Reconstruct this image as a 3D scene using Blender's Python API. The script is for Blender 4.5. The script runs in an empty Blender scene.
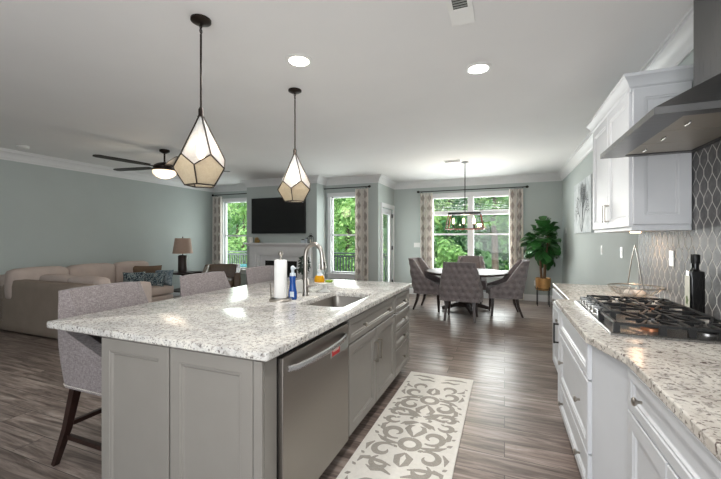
import bpy, math, random
from mathutils import Vector, Matrix
PI = math.pi
C = bpy.context.scene.collection
S = bpy.context.scene

# ------------------------------------------------------------------ camera
cam = bpy.data.cameras.new('camera'); camo = bpy.data.objects.new('camera', cam); C.objects.link(camo)
cam.sensor_width = 36; cam.lens = 359 / 721 * 36; cam.shift_y = -1.5 / 721
cam.clip_start = 0.02; cam.clip_end = 200
camo.location = (0, 0, 1.40); camo.rotation_euler = (PI / 2, 0, math.atan(144 / 359))
S.camera = camo
# ------------------------------------------------------------------ light and exposure
S.view_settings.view_transform = 'Standard'; S.view_settings.look = 'None'
S.view_settings.gamma = 1; S.view_settings.use_curve_mapping = False
S.view_settings.exposure = 0.50
W = bpy.data.worlds.new('world'); S.world = W; W.use_nodes = True
nt = W.node_tree; bg = nt.nodes['Background']
tc = nt.nodes.new('ShaderNodeTexCoord'); sp = nt.nodes.new('ShaderNodeSeparateXYZ'); rp = nt.nodes.new('ShaderNodeValToRGB')
nt.links.new(tc.outputs['Generated'], sp.inputs[0]); nt.links.new(sp.outputs['Z'], rp.inputs[0]); nt.links.new(rp.outputs[0], bg.inputs[0])
rp.color_ramp.elements[0].position = 0.0; rp.color_ramp.elements[0].color = (0.90, 0.93, 0.97, 1)
rp.color_ramp.elements[1].position = 0.8; rp.color_ramp.elements[1].color = (0.62, 0.76, 0.95, 1)
bg.inputs[1].default_value = 1.9
sun = bpy.data.lights.new('sun', 'SUN'); sun.energy = 4.0; sun.angle = math.radians(3); sun.color = (1, .96, .88)
suno = bpy.data.objects.new('sun', sun); C.objects.link(suno); suno.rotation_euler = (math.radians(38), 0, math.radians(-12))

def area(name, loc, size, energy, color=(1, 1, 1), rot=(0, 0, 0), shape='DISK', size_y=None, spread=PI):
    l = bpy.data.lights.new(name, 'AREA'); l.shape = shape; l.size = size; l.energy = energy; l.color = color; l.spread = spread
    if size_y: l.size_y = size_y
    o = bpy.data.objects.new(name, l); C.objects.link(o); o.location = loc; o.rotation_euler = rot
    return o
def point(name, loc, energy, color=(1, .85, .65), r=.03):
    l = bpy.data.lights.new(name, 'POINT'); l.energy = energy; l.color = color; l.shadow_soft_size = r
    o = bpy.data.objects.new(name, l); C.objects.link(o); o.location = loc
    return o
ZC = 2.80
XR, XL, YB, YL, XS = 1.16, -7.36, 8.85, 7.60, -2.62    # right wall, left wall, dining back wall, living back wall, side wall
YN = -2.6
# daylight entering by the windows (each light fills its own window opening, outside the glass)
area('daylight_dining_window', (-.75, 9.03, 1.5), 1.7, 125, (.97, .99, 1), (-PI / 2, 0, 0), 'RECTANGLE', 1.7)
area('daylight_living_window', (-3.46, 7.78, 1.48), .6, 20, (.96, 1, .99), (-PI / 2, 0, 0), 'RECTANGLE', 1.7)
area('daylight_corner_window', (-6.55, 7.78, 1.5), .8, 20, (.96, 1, .99), (-PI / 2, 0, 0), 'RECTANGLE', 1.7)
area('daylight_glazed_door', (-2.80, 8.29, 1.13), 1.7, 8, (.96, 1, .99), (0, -PI / 2, 0), 'RECTANGLE', .55)
# recessed ceiling lights (two in view and the rest of the kitchen's grid behind the camera)
CANS = [(-1.50, 2.44), (-.20, 3.10), (-.2, .6), (-.2, -1.4)]
for cx_, cy_ in CANS:
    area('recessed_lamp', (cx_, cy_, ZC - .03),   .13, 14, (1, .97, .93))
# added fill light on the open kitchen side behind the camera, tilted towards the ceiling
area('fill_kitchen_side', (-.45, YN + .1, 1.6), 2.8, 50, (.96, .985, 1), (PI / 2 + .5, 0, 0), 'RECTANGLE', 2.2)

# ------------------------------------------------------------------ materials
def lin(c):
    r = []
    for v in c:
        v /= 255
        r.append(v / 12.92 if v <= .04045 else ((v + .055) / 1.055) ** 2.4)
    return (*r, 1)
class MT:
    def __init__(s, name):
        s.m = bpy.data.materials.new(name); s.m.use_nodes = True; s.n = s.m.node_tree.nodes; s.l = s.m.node_tree.links
        s.b = s.n['Principled BSDF']; s.o = s.n['Material Output']
        s.tc = s.n.new('ShaderNodeTexCoord')
    def node(s, t, **k):
        n = s.n.new(t)
        for a, b in k.items(): setattr(n, a, b)
        return n
    def mapping(s, scale=(1, 1, 1), src='Object', loc=(0, 0, 0), rot=(0, 0, 0)):
        m = s.n.new('ShaderNodeMapping'); m.inputs['Scale'].default_value = scale; m.inputs['Location'].default_value = loc; m.inputs['Rotation'].default_value = rot
        s.l.new(s.tc.outputs[src], m.inputs['Vector']); return m.outputs[0]
    def noise(s, vec, scale, detail=4, rough=.55, dist=0):
        n = s.n.new('ShaderNodeTexNoise'); n.inputs['Scale'].default_value = scale; n.inputs['Detail'].default_value = detail
        n.inputs['Roughness'].default_value = rough; n.inputs['Distortion'].default_value = dist
        s.l.new(vec, n.inputs['Vector']); return n.outputs[0]
    def ramp(s, fac, stops, interp='LINEAR'):
        r = s.n.new('ShaderNodeValToRGB'); r.color_ramp.interpolation = interp
        e = r.color_ramp.elements
        while len(e) < len(stops): e.new(.5)
        for i, (p, c) in enumerate(stops):
            e[i].position = p; e[i].color = c if len(c) == 4 else lin(c)
        s.l.new(fac, r.inputs[0]); return r.outputs[0]
    def mix(s, fac, a, b, mode='MIX'):
        m = s.n.new('ShaderNodeMix'); m.data_type = 'RGBA'; m.blend_type = mode
        for sock, v in ((m.inputs[0], fac), (m.inputs[6], a), (m.inputs[7], b)):
            if hasattr(v, 'links'): s.l.new(v, sock)
            else: sock.default_value = v
        return m.outputs[2]
    def math(s, op, a, b=None, c=None):
        m = s.n.new('ShaderNodeMath'); m.operation = op
        for i, v in enumerate((a, b, c)):
            if v is None: continue
            if hasattr(v, 'links'): s.l.new(v, m.inputs[i])
            else: m.inputs[i].default_value = v
        return m.outputs[0]
    def color(s, v):
        if hasattr(v, 'links'): s.l.new(v, s.b.inputs['Base Color'])
        else: s.b.inputs['Base Color'].default_value = v
    def bump(s, h, strength=.2, dist=.01):
        b = s.n.new('ShaderNodeBump'); b.inputs['Strength'].default_value = strength; b.inputs['Distance'].default_value = dist
        s.l.new(h, b.inputs['Height']); s.l.new(b.outputs[0], s.b.inputs['Normal'])
    def set(s, rough=None, metal=None, spec=None, **k):
        if rough is not None:
            if hasattr(rough, 'links'): s.l.new(rough, s.b.inputs['Roughness'])
            else: s.b.inputs['Roughness'].default_value = rough
        if metal is not None: s.b.inputs['Metallic'].default_value = metal
        if spec is not None: s.b.inputs['Specular IOR Level'].default_value = spec
        for a, v in k.items(): s.b.inputs[a.replace('_', ' ')].default_value = v
        return s.m
M = {}
def simple(key, rgb, rough=.5, metal=0, var=.06, scale=8, bump=0, bscale=60, **k):
    t = MT(key); v = t.mapping()
    f = t.noise(v, scale)
    c = lin(rgb); lo = tuple(x * (1 - var) for x in c[:3]) + (1,); hi = tuple(min(1, x * (1 + var)) for x in c[:3]) + (1,)
    t.color(t.ramp(f, [(.3, lo), (.7, hi)]))
    if bump: t.bump(t.noise(v, bscale, 3), bump, .004)
    t.set(rough, metal, **k); M[key] = t.m; return t
simple('wall_paint', (181, 189, 187), .8, var=.02, scale=2, bump=.05, bscale=220)
simple('ceiling_paint', (238, 238, 238), .85, var=.015, scale=1.5, bump=.05, bscale=150)
simple('trim_white', (226, 227, 228), .4, var=.015)
simple('cabinet_white', (206, 208, 211), .5, var=.015)
simple('cabinet_greige', (136, 132, 126), .38, var=.02)
simple('shadow_gap', (40, 38, 36), .8)
simple('toe_kick', (120, 118, 113), .6)
simple('black_iron', (22, 22, 23), .45, bump=.15, bscale=300)
simple('bronze', (48, 40, 35), .4, .7)
simple('black_metal', (26, 25, 25), .4, .4)
simple('nickel', (176, 170, 162), .28, 1, var=.03)
simple('dark_wood', (42, 26, 22), .35, var=.25, scale=20)
simple('table_wood', (60, 50, 45), .55, var=.25, scale=14, Specular_IOR_Level=.25)
simple('tv_screen', (17, 18, 20), .22, var=.03)
simple('tv_bezel', (12, 12, 13), .4)
simple('white_plastic', (236, 236, 234), .35, var=.01)
simple('paper', (240, 240, 238), .9, var=.015, bump=.3, bscale=180)
simple('blue_soap', (24, 74, 150), .2, var=.1)
simple('clear_cap', (205, 215, 222), .25)
simple('black_glass', (10, 10, 11), .08)
simple('label_cream', (214, 212, 196), .6, var=.08, scale=30)
simple('label_green', (96, 112, 60), .6, var=.2, scale=40)
simple('red_label', (196, 26, 34), .4, var=.05)
simple('teal_label', (70, 140, 110), .4)
simple('grey_magnet', (150, 152, 146), .4)
simple('copper_pot', (196, 148, 92), .35, .65, var=.12, scale=25)
simple('soil', (48, 38, 30), .95, var=.3, scale=60)
simple('bark', (108, 84, 62), .85, var=.3, scale=30, bump=.5)
simple('leaf_deep', (48, 100, 46), .38, var=.45, scale=9)
simple('leaf_dark', (30, 46, 34), .5, var=.3, scale=12)
simple('white_pot', (222, 222, 218), .4)
simple('lamp_shade', (178, 154, 140), .9, var=.08, scale=60, bump=.4, bscale=160)
simple('leather_brown', (92, 74, 58), .45, var=.2, scale=12, bump=.2)
simple('sofa_fabric', (184, 169, 161), .9, var=.06, scale=6, bump=.25, bscale=180)
simple('sofa_back_shaded', (142, 128, 116), .85, var=.07, scale=4, bump=.25, bscale=180)  # darker tone paints the shade on the sofa's outer back
simple('brown_pillow', (110, 90, 72), .85, var=.1)
simple('onion', (222, 214, 204), .5, var=.12, scale=25)
simple('garlic', (232, 214, 196), .5, var=.12, scale=25)
simple('green_sponge', (120, 150, 40), .9, var=.2, scale=60)
simple('siding', (150, 156, 152), .7)
simple('deck_paint', (104, 112, 110), .7, var=.1)
simple('deck_floor', (120, 116, 108), .8, var=.2)
simple('teal_plastic', (92, 168, 178), .45)
simple('tree_bark', (84, 74, 62), .9, var=.3, scale=9)
simple('firebox', (20, 19, 18), .7)
simple('slate', (44, 44, 46), .5, var=.2)
simple('gold_deco', (170, 140, 86), .5, .3, var=.2)
simple('candle', (236, 232, 220), .5)
simple('burner_cap', (34, 34, 35), .5)
simple('brass_burner', (190, 130, 96), .35, .7)

def stainless(key, rgb, rough, sc=(1, 1, 60)):
    t = MT(key); v = t.mapping(sc); f = t.noise(v, 6, 3)
    c = lin(rgb)
    t.color(t.ramp(f, [(.3, tuple(x * .9 for x in c[:3]) + (1,)), (.7, c)]))
    t.set(t.ramp(f, [(.3, (rough * .8,) * 3 + (1,)), (.7, (rough * 1.2,) * 3 + (1,))]), 1); M[key] = t.m
stainless('steel', (150, 148, 146), .30, (60, 60, 1))
stainless('steel_dark', (156, 151, 145), .36, (1, 1, 60))
stainless('steel_hood', (118, 117, 117), .34, (1, 60, 1))
stainless('steel_filter', (186, 178, 166), .45, (60, 1, 60))
stainless('steel_bright', (212, 212, 212), .25, (1, 60, 60))

# leather / fabric with woven threads
def tweed(key, a, b, c):
    t = MT(key); v = t.mapping((1, 1, 1))
    h = t.noise(t.mapping((40, 40, 320)), 1, 2); w = t.noise(t.mapping((320, 320, 40)), 1, 2)
    m = t.math('MULTIPLY', t.math('ADD', h, w), .5)
    col = t.ramp(m, [(.38, a), (.5, b), (.62, c)]); t.color(col); t.bump(m, .35, .003); t.set(.95, spec=.2, Sheen_Weight=.15); M[key] = t.m
tweed('stool_tweed', (110, 103, 103), (132, 124, 124), (154, 146, 146))
tweed('chair_tweed', (98, 90, 90), (122, 114, 114), (146, 138, 138))
simple('shaded_button_fabric', (62, 56, 56), .9)  # dark button tone paints the shade in the tufting recesses

# granite
def granite(key, base, vein, speck, sc=1.0, big=.69):
    t = MT(key); v = t.mapping()
    cl = t.noise(v, 5 * sc, 6, .7, .6)
    col = t.ramp(cl, [(.32, vein), (.5, base), (.7, (226, 222, 212))])
    md = t.noise(v, 38 * sc, 4, .7, .4)
    col = t.mix(t.ramp(md, [(.52, (0, 0, 0, 1)), (.60, (.8, .8, .8, 1))]), col, lin((150, 144, 138)))
    sm = t.noise(v, 75 * sc, 2, .5)
    col = t.mix(t.ramp(sm, [(.61, (0, 0, 0, 1)), (.65, (.85, .85, .85, 1))]), col, lin(speck))
    bg_ = t.noise(t.mapping((1, 1.5, 1)), 27 * sc, 3, .55)
    col = t.mix(t.ramp(bg_, [(big, (0, 0, 0, 1)), (big + .03, (.9, .9, .9, 1))]), col, lin((92, 76, 72)))
    t.color(col); t.set(.2, spec=.4); M[key] = t.m
granite('granite_island', (206, 204, 199), (178, 176, 173), (98, 92, 92), 1.25, .68)
granite('granite_perimeter', (212, 206, 197), (184, 176, 167), (110, 100, 95), .8, .63)

# floor planks along x
def floor_mat():
    t = MT('floor_planks'); v = t.mapping()
    br = t.node('ShaderNodeTexBrick'); br.offset = .37; br.inputs['Scale'].default_value = 1
    br.inputs['Brick Width'].default_value = 1.5; br.inputs['Row Height'].default_value = .19
    br.inputs['Mortar Size'].default_value = .0025; br.inputs['Mortar Smooth'].default_value = .2
    br.inputs['Color1'].default_value = (0, 0, 0, 1); br.inputs['Color2'].default_value = (1, 1, 1, 1); br.inputs['Mortar'].default_value = (.5, .5, .5, 1)
    t.l.new(v, br.inputs['Vector'])
    off = t.node('ShaderNodeVectorMath', operation='SCALE'); off.inputs[3].default_value = 7
    t.l.new(br.outputs['Color'], off.inputs[0])
    add = t.node('ShaderNodeVectorMath', operation='ADD'); t.l.new(t.mapping((1.0, 11, 1)), add.inputs[0]); t.l.new(off.outputs[0], add.inputs[1])
    g = t.noise(add.outputs[0], 1.6, 8, .68, .8)
    col = t.ramp(g, [(.32, (80, 68, 63)), (.44, (120, 106, 99)), (.56, (156, 141, 133)), (.7, (192, 179, 170))])
    pl = t.ramp(br.outputs['Color'], [(0, (.70, .69, .68, 1)), (1, (1.0, .99, .98, 1))])
    col = t.mix(1, col, pl, 'MULTIPLY')
    col = t.mix(br.outputs['Fac'], col, lin((62, 54, 50)))
    t.color(col); t.bump(g, .08, .004)
    t.set(t.ramp(g, [(.3, (.38,) * 3 + (1,)), (.7, (.28,) * 3 + (1,))]), spec=.45); M['floor'] = t.m
floor_mat()

# ogee picket tile, wall in the y-z plane
def tile_mat():
    t = MT('ogee_tile'); v = t.mapping()
    s = t.node('ShaderNodeSeparateXYZ'); t.l.new(v, s.inputs[0])
    u = t.math('DIVIDE', s.outputs['Y'], .098); c = t.math('COSINE', t.math('MULTIPLY', s.outputs['Z'], 2 * PI / .172))
    c = t.math('MULTIPLY', t.math('MINIMUM', t.math('MAXIMUM', t.math('MULTIPLY', c, 1.14), -1), 1), .24)
    def dist(x):
        f = t.math('FRACT', t.math('ADD', x, 100)); return t.math('MINIMUM', f, t.math('SUBTRACT', 1, f))
    d0 = dist(t.math('ADD', u, c)); d1 = dist(t.math('ADD', t.math('SUBTRACT', u, c), .5))
    d = t.math('MINIMUM', d0, d1)
    n = t.noise(v, 14, 5, .65, 1.0)
    col = t.ramp(n, [(.3, (80, 80, 82)), (.55, (104, 104, 105)), (.75, (130, 128, 128))])
    g = t.ramp(d, [(.035, (1, 1, 1, 1)), (.055, (0, 0, 0, 1))])
    t.color(t.mix(g, col, lin((206, 204, 200))))
    t.bump(t.ramp(d, [(.03, (0, 0, 0, 1)), (.08, (1, 1, 1, 1))]), .5, .004)
    t.set(t.ramp(d, [(.035, (.7,) * 3 + (1,)), (.055, (.5,) * 3 + (1,))]), spec=.3); M['tile'] = t.m
tile_mat()

# curtain with stacked ikat medallions (uses the cloth's own uv)
def curtain_mat():
    t = MT('curtain_ikat'); uv = t.tc.outputs['UV']
    s = t.node('ShaderNodeSeparateXYZ'); t.l.new(uv, s.inputs[0])
    nz = t.noise(t.mapping((60, 60, 5)), 1, 3, .6)
    nn = t.math('MULTIPLY', t.math('SUBTRACT', nz, .5), .9)
    def tri(x):
        f = t.math('FRACT', x); return t.math('ABSOLUTE', t.math('SUBTRACT', f, .5))
    a = tri(t.math('MULTIPLY', s.outputs['X'], 2.0)); b = tri(t.math('MULTIPLY', s.outputs['Y'], 10.0))
    d = t.math('ADD', t.math('ADD', t.math('MULTIPLY', a, 1.3), b), t.math('MULTIPLY', nn, .6))
    m = t.ramp(d, [(.36, (1, 1, 1, 1)), (.46, (.08, .08, .08, 1)), (.8, (0, 0, 0, 1)), (.86, (.3, .3, .3, 1)), (.92, (.05, .05, .05, 1))])
    t.color(t.mix(m, lin((240, 237, 232)), lin((172, 161, 157))))
    t.set(.9, spec=.15)
    tr = t.node('ShaderNodeBsdfTranslucent'); tr.inputs[0].default_value = lin((236, 230, 222))
    mx = t.node('ShaderNodeMixShader'); mx.inputs[0].default_value = .3
    t.l.new(t.b.outputs[0], mx.inputs[1]); t.l.new(tr.outputs[0], mx.inputs[2]); t.l.new(mx.outputs[0], t.o.inputs[0]); M['curtain'] = t.m
curtain_mat()

def pillow_mat():
    t = MT('pillow_ikat'); v = t.mapping()
    n = t.noise(v, 22, 2, .5, 1.5)
    t.color(t.ramp(n, [(.36, (34, 46, 56)), (.44, (60, 84, 96)), (.5, (150, 160, 160)), (.56, (52, 74, 86)), (.64, (176, 178, 172))], 'CONSTANT')); t.set(.9); M['pillow'] = t.m
    t = MT('pillow_blue'); n = t.noise(t.mapping(), 30, 3)
    t.color(t.ramp(n, [(.4, (86, 104, 116)), (.6, (140, 152, 158))])); t.set(.9); M['pillow_blue'] = t.m
pillow_mat()

def art_mat():
    t = MT('canvas_print'); v = t.mapping((1, 2.2, 1.0))
    n = t.noise(v, 2.6, 7, .75, 2.2); s = t.noise(t.mapping((1, 5, 1.5)), 3, 5, .7, 1.5)
    a = t.ramp(n, [(.3, (156, 164, 168)), (.45, (192, 198, 201)), (.7, (226, 229, 230))])
    t.color(t.mix(t.ramp(s, [(.56, (0, 0, 0, 1)), (.64, (.55, .55, .55, 1))]), a, lin((122, 130, 134)))); t.set(.7); M['canvas'] = t.m
art_mat()
simple('canvas_ink', (92, 97, 101), .7, var=.3, scale=20)
simple('canvas_pale', (214, 216, 214), .7, var=.1, scale=20)
simple('canvas_edge', (120, 126, 130), .7)
simple('rug_cream', (228, 224, 216), .95, var=.05, scale=40, bump=.6, bscale=400)
simple('rug_grey', (164, 158, 149), .95, var=.14, scale=120, bump=.6, bscale=400)

def glass_thin(key, tint=(1, 1, 1), refl=.08):
    t = MT(key); tr = t.node('ShaderNodeBsdfTransparent'); tr.inputs[0].default_value = (*tint, 1)
    gl = t.node('ShaderNodeBsdfGlossy'); gl.inputs['Roughness'].default_value = .02
    lw = t.node('ShaderNodeLayerWeight'); lw.inputs[0].default_value = .25
    f = t.math('ADD', t.math('MULTIPLY', lw.outputs['Fresnel'], .5), refl * .2)
    mx = t.node('ShaderNodeMixShader'); t.l.new(f, mx.inputs[0]); t.l.new(tr.outputs[0], mx.inputs[1]); t.l.new(gl.outputs[0], mx.inputs[2])
    t.l.new(mx.outputs[0], t.o.inputs[0]); M[key] = t.m
glass_thin('window_glass', (.97, .98, .97))
glass_thin('clear_glass', (.92, .93, .92), .3)
def frosted(key, rgb, trans, tint):
    t = MT(key); n = t.noise(t.mapping(), 38, 4, .7, 1.2)
    c = lin(rgb); t.color(t.ramp(n, [(.35, tuple(x * .75 for x in c[:3]) + (1,)), (.65, c)])); t.set(.25)
    tl = t.node('ShaderNodeBsdfTranslucent'); tl.inputs[0].default_value = lin(tint)
    tr = t.node('ShaderNodeBsdfTransparent'); tr.inputs[0].default_value = lin(tint)
    m1 = t.node('ShaderNodeMixShader'); m1.inputs[0].default_value = .5; m2 = t.node('ShaderNodeMixShader'); m2.inputs[0].default_value = trans
    t.l.new(t.b.outputs[0], m1.inputs[1]); t.l.new(tl.outputs[0], m1.inputs[2]); t.l.new(m1.outputs[0], m2.inputs[1]); t.l.new(tr.outputs[0], m2.inputs[2])
    t.l.new(m2.outputs[0], t.o.inputs[0]); M[key] = t.m
frosted('seeded_glass', (232, 234, 236), .5, (250, 250, 250))
frosted('mercury_glass', (190, 182, 166), .15, (192, 182, 160))
frosted('amber_soap', (250, 196, 40), .2, (255, 214, 90))
def emit(key, rgb, strength):
    t = MT(key); t.color(lin(rgb)); t.b.inputs['Emission Color'].default_value = lin(rgb); t.b.inputs['Emission Strength'].default_value = strength; M[key] = t.m
emit('lamp_lens', (255, 250, 240), 9)
emit('fan_bowl', (255, 228, 196), 1.1)
emit('bulb_warm', (255, 220, 175), 8)
emit('undercab_lens', (255, 214, 170), 8)

def leaf_mat(key, a, b, c):
    t = MT(key); g = t.node('ShaderNodeNewGeometry')
    n = t.noise(t.mapping((.45, .45, .45)), 1, 4, .7)
    f = t.math('ADD', t.math('MULTIPLY', n, .7), t.math('MULTIPLY', g.outputs['Random Per Island'], .35))
    t.color(t.ramp(f, [(.32, a), (.5, b), (.7, c)])); t.set(.6, spec=.25)
    tl = t.node('ShaderNodeBsdfTranslucent'); tl.inputs[0].default_value = lin(c)
    mx = t.node('ShaderNodeMixShader'); mx.inputs[0].default_value = .35
    t.l.new(t.b.outputs[0], mx.inputs[1]); t.l.new(tl.outputs[0], mx.inputs[2]); t.l.new(mx.outputs[0], t.o.inputs[0]); M[key] = t.m
leaf_mat('foliage_light', (70, 112, 60), (124, 168, 96), (180, 212, 140))
leaf_mat('foliage_mid', (42, 82, 46), (80, 130, 70), (130, 172, 96))
leaf_mat('foliage_deep', (24, 58, 40), (48, 94, 58), (84, 134, 80))
simple('hill_green', (66, 96, 58), .95, var=.5, scale=1.2)
simple('grass', (110, 140, 80), .95, var=.3, scale=4)

# ------------------------------------------------------------------ mesh builder
class MB:
    def __init__(s): s.v = []; s.f = []; s.mi = []; s.uv = {}; s.cur = 0; s.X = None
    def add(s, vs, fs, uvs=None):
        b = len(s.v)
        if s.X is not None: vs = [tuple(s.X @ Vector(p)) for p in vs]
        s.v += [tuple(p) for p in vs]
        for i, f in enumerate(fs):
            s.f.append([b + k for k in f]); s.mi.append(s.cur)
        if uvs:
            for k, q in enumerate(uvs): s.uv[b + k] = q
        return b
    def box(s, x0, x1, y0, y1, z0, z1, b=0):
        if x0 > x1: x0, x1 = x1, x0
        if y0 > y1: y0, y1 = y1, y0
        if z0 > z1: z0, z1 = z1, z0
        if b <= 0:
            s.add([(x, y, z) for z in (z0, z1) for y in (y0, y1) for x in (x0, x1)],
                  [(0, 2, 3, 1), (4, 5, 7, 6), (0, 1, 5, 4), (2, 6, 7, 3), (0, 4, 6, 2), (1, 3, 7, 5)])
        else: s.rbox(((x0 + x1) / 2, (y0 + y1) / 2, (z0 + z1) / 2), (x1 - x0, y1 - y0, z1 - z0), b, 3)
        return s
    def rbox(s, c, size, r, n=6, puff=0, X=None):
        # rounded box: a cube grid pushed onto an inner box plus radius
        hx, hy, hz = [q / 2 for q in size]; r = min(r, hx, hy, hz)
        vm = {}; vs = []; fs = []
        def pos(a):
            g = []
            for t, h in zip(a, (hx, hy, hz)):
                k = h - r; u = t / n * 2 - 1
                g.append(u * h if n > 3 else (math.copysign(1, u) * (h if abs(u) > .99 else h - r * .6)))
            inner = [max(-(h - r), min(h - r, q)) for q, h in zip(g, (hx, hy, hz))]
            d = Vector([q - i for q, i in zip(g, inner)])
            if d.length > 1e-9: d = d.normalized() * r
            p = Vector(inner) + d
            if puff:
                w = [1 - (q / h) ** 2 for q, h in zip(p, (hx, hy, hz))]
                p = Vector((p.x + math.copysign(puff, p.x) * w[1] * w[2] * (abs(p.x) / hx), p.y + math.copysign(puff, p.y) * w[0] * w[2] * (abs(p.y) / hy), p.z + math.copysign(puff, p.z) * w[0] * w[1] * (abs(p.z) / hz)))
            return p
        def vid(a):
            if a not in vm: vm[a] = len(vs); vs.append(pos(a))
            return vm[a]
        for ax in range(3):
            for side in (0, n):
                for i in range(n):
                    for j in range(n):
                        q = []
                        for di, dj in ((0, 0), (1, 0), (1, 1), (0, 1)):
                            a = [0, 0, 0]; a[ax] = side; a[(ax + 1) % 3] = i + di; a[(ax + 2) % 3] = j + dj; q.append(vid(tuple(a)))
                        fs.append(q if side else q[::-1])
        if X is not None: vs = [X @ v for v in vs]
        s.add([tuple(v + Vector(c)) for v in vs], fs); return s
    def lathe(s, prof, c=(0, 0, 0), n=24, axis='z', cap=True):
        vs = []; fs = []
        for r, h in prof:
            for i in range(n):
                a = 2 * PI * i / n; x, y = r * math.cos(a), r * math.sin(a)
                p = (x, y, h) if axis == 'z' else ((h, x, y) if axis == 'x' else (y, h, x))
                vs.append((p[0] + c[0], p[1] + c[1], p[2] + c[2]))
        for k in range(len(prof) - 1):
            for i in range(n):
                j = (i + 1) % n; fs.append((k * n + i, k * n + j, (k + 1) * n + j, (k + 1) * n + i))
        if cap: fs.append(tuple(range(n))[::-1]); fs.append(tuple((len(prof) - 1) * n + i for i in range(n)))
        s.add(vs, fs); return s
    def cyl(s, c, r, h, n=20, axis='z'): return s.lathe([(r, 0), (r, h)], c, n, axis)
    def tube(s, pts, r, n=8, closed=False):
        pts = [Vector(p) for p in pts]; m = len(pts); vs = []; fs = []
        rs = r if isinstance(r, (list, tuple)) else [r] * m
        up = None
        for i, p in enumerate(pts):
            if closed: t = pts[(i + 1) % m] - pts[i - 1]
            else: t = pts[min(i + 1, m - 1)] - pts[max(i - 1, 0)]
            t.normalize()
            if up is None: up = Vector((0, 0, 1)) if abs(t.z) < .9 else Vector((1, 0, 0))
            a = t.cross(up)
            if a.length < 1e-5: a = t.orthogonal()
            a.normalize(); b = a.cross(t).normalized(); up = b
            for k in range(n):
                q = 2 * PI * (k + .5) / n; vs.append(tuple(p + (a * math.cos(q) + b * math.sin(q)) * rs[i]))
        for i in range(m if closed else m - 1):
            for k in range(n):
                j = (k + 1) % n; i2 = (i + 1) % m
                fs.append((i * n + k, i2 * n + k, i2 * n + j, i * n + j))
        if not closed: fs.append(tuple(range(n))); fs.append(tuple((m - 1) * n + k for k in range(n))[::-1])
        s.add(vs, fs); return s
    def bar(s, a, b, w, h=None, w2=None):
        # square bar from a to b, w wide at a and w2 at b
        return s.tube([a, b], [w * .7071, (w2 or w) * .7071], 4)
    def prism(s, poly, z0, z1, axis='z'):
        n = len(poly)
        def P(p, h): return (p[0], p[1], h) if axis == 'z' else ((h, p[0], p[1]) if axis == 'x' else (p[0], h, p[1]))
        vs = [P(p, z0) for p in poly] + [P(p, z1) for p in poly]
        fs = [tuple(range(n))[::-1], tuple(range(n, 2 * n))] + [(i, (i + 1) % n, n + (i + 1) % n, n + i) for i in range(n)]
        s.add(vs, fs); return s
    def rings(s, o, u, v, nrm, w, h, prof):
        # a panel front: nested rectangles (inset, height) capped in the middle
        o, u, v, nrm = map(Vector, (o, u, v, nrm)); vs = []; fs = []
        for ins, ht in prof:
            for a, b in ((ins, ins), (w - ins, ins), (w - ins, h - ins), (ins, h - ins)): vs.append(tuple(o + u * a + v * b + nrm * ht))
        k = len(prof)
        for r in range(k - 1):
            for i in range(4):
                j = (i + 1) % 4; fs.append((r * 4 + i, r * 4 + j, r * 4 + 4 + j, r * 4 + 4 + i))
        fs.append(tuple((k - 1) * 4 + i for i in range(4))); fs.append((3, 2, 1, 0))
        s.add(vs, fs); return s
    def build(s, name, mat, parent=None, smooth=False, world=True, bevel=0, label=None, weld=False):
        vs = s.v
        if parent is not None and world and not parent.rotation_euler.z:
            off = Vector((0, 0, 0)); p = parent
            while p is not None: off += p.location; p = p.parent
            vs = [(a - off.x, b - off.y, c - off.z) for a, b, c in vs]
        me = bpy.data.meshes.new(name); me.from_pydata(vs, [], s.f); me.validate()
        mats = mat if isinstance(mat, (list, tuple)) else [mat]
        for m in mats: me.materials.append(M[m])
        if len(mats) > 1 and len(me.polygons) == len(s.mi):
            for p, i in zip(me.polygons, s.mi): p.material_index = i
        if s.uv:
            ul = me.uv_layers.new(name='uv')
            for lp in me.loops: ul.data[lp.index].uv = s.uv.get(lp.vertex_index, (0, 0))
        me.polygons.foreach_set('use_smooth', [bool(smooth)] * len(me.polygons))
        import bmesh
        bm = bmesh.new(); bm.from_mesh(me)
        if weld: bmesh.ops.remove_doubles(bm, verts=bm.verts, dist=1e-5)
        bmesh.ops.recalc_face_normals(bm, faces=bm.faces); bm.to_mesh(me); bm.free()
        if smooth and smooth != 'all':
            try: me.set_sharp_from_angle(angle=math.radians(smooth if smooth is not True else 40))
            except Exception: pass
        o = bpy.data.objects.new(name, me); C.objects.link(o)
        if parent is not None: o.parent = parent
        if bevel:
            b = o.modifiers.new('bevel', 'BEVEL'); b.width = bevel; b.segments = 2; b.limit_method = 'ANGLE'; b.angle_limit = math.radians(40)
        if label: o['label'] = label
        return o
def thing(name, label, cat, loc=(0, 0, 0), rz=0, group=None):
    o = bpy.data.objects.new(name, None); C.objects.link(o); o.location = loc; o.rotation_euler = (0, 0, rz)
    o.empty_display_size = .1
    return tag(o, label, cat, group)
def tag(o, label, cat, group=None):
    o['label'] = label; o['category'] = cat
    if group: o['group'] = group
    return o
def struct(o): o['kind'] = 'structure'; return o
def sempty(name, loc=(0, 0, 0)):
    o = bpy.data.objects.new(name, None); C.objects.link(o); o.location = loc; o.empty_display_size = .1; return struct(o)
def copy_tree(o, parent=None):
    c = o.copy(); C.objects.link(c)
    if parent is not None: c.parent = parent
    for ch in [q for q in bpy.data.objects if q.parent == o]: copy_tree(ch, c)
    return c

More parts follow.
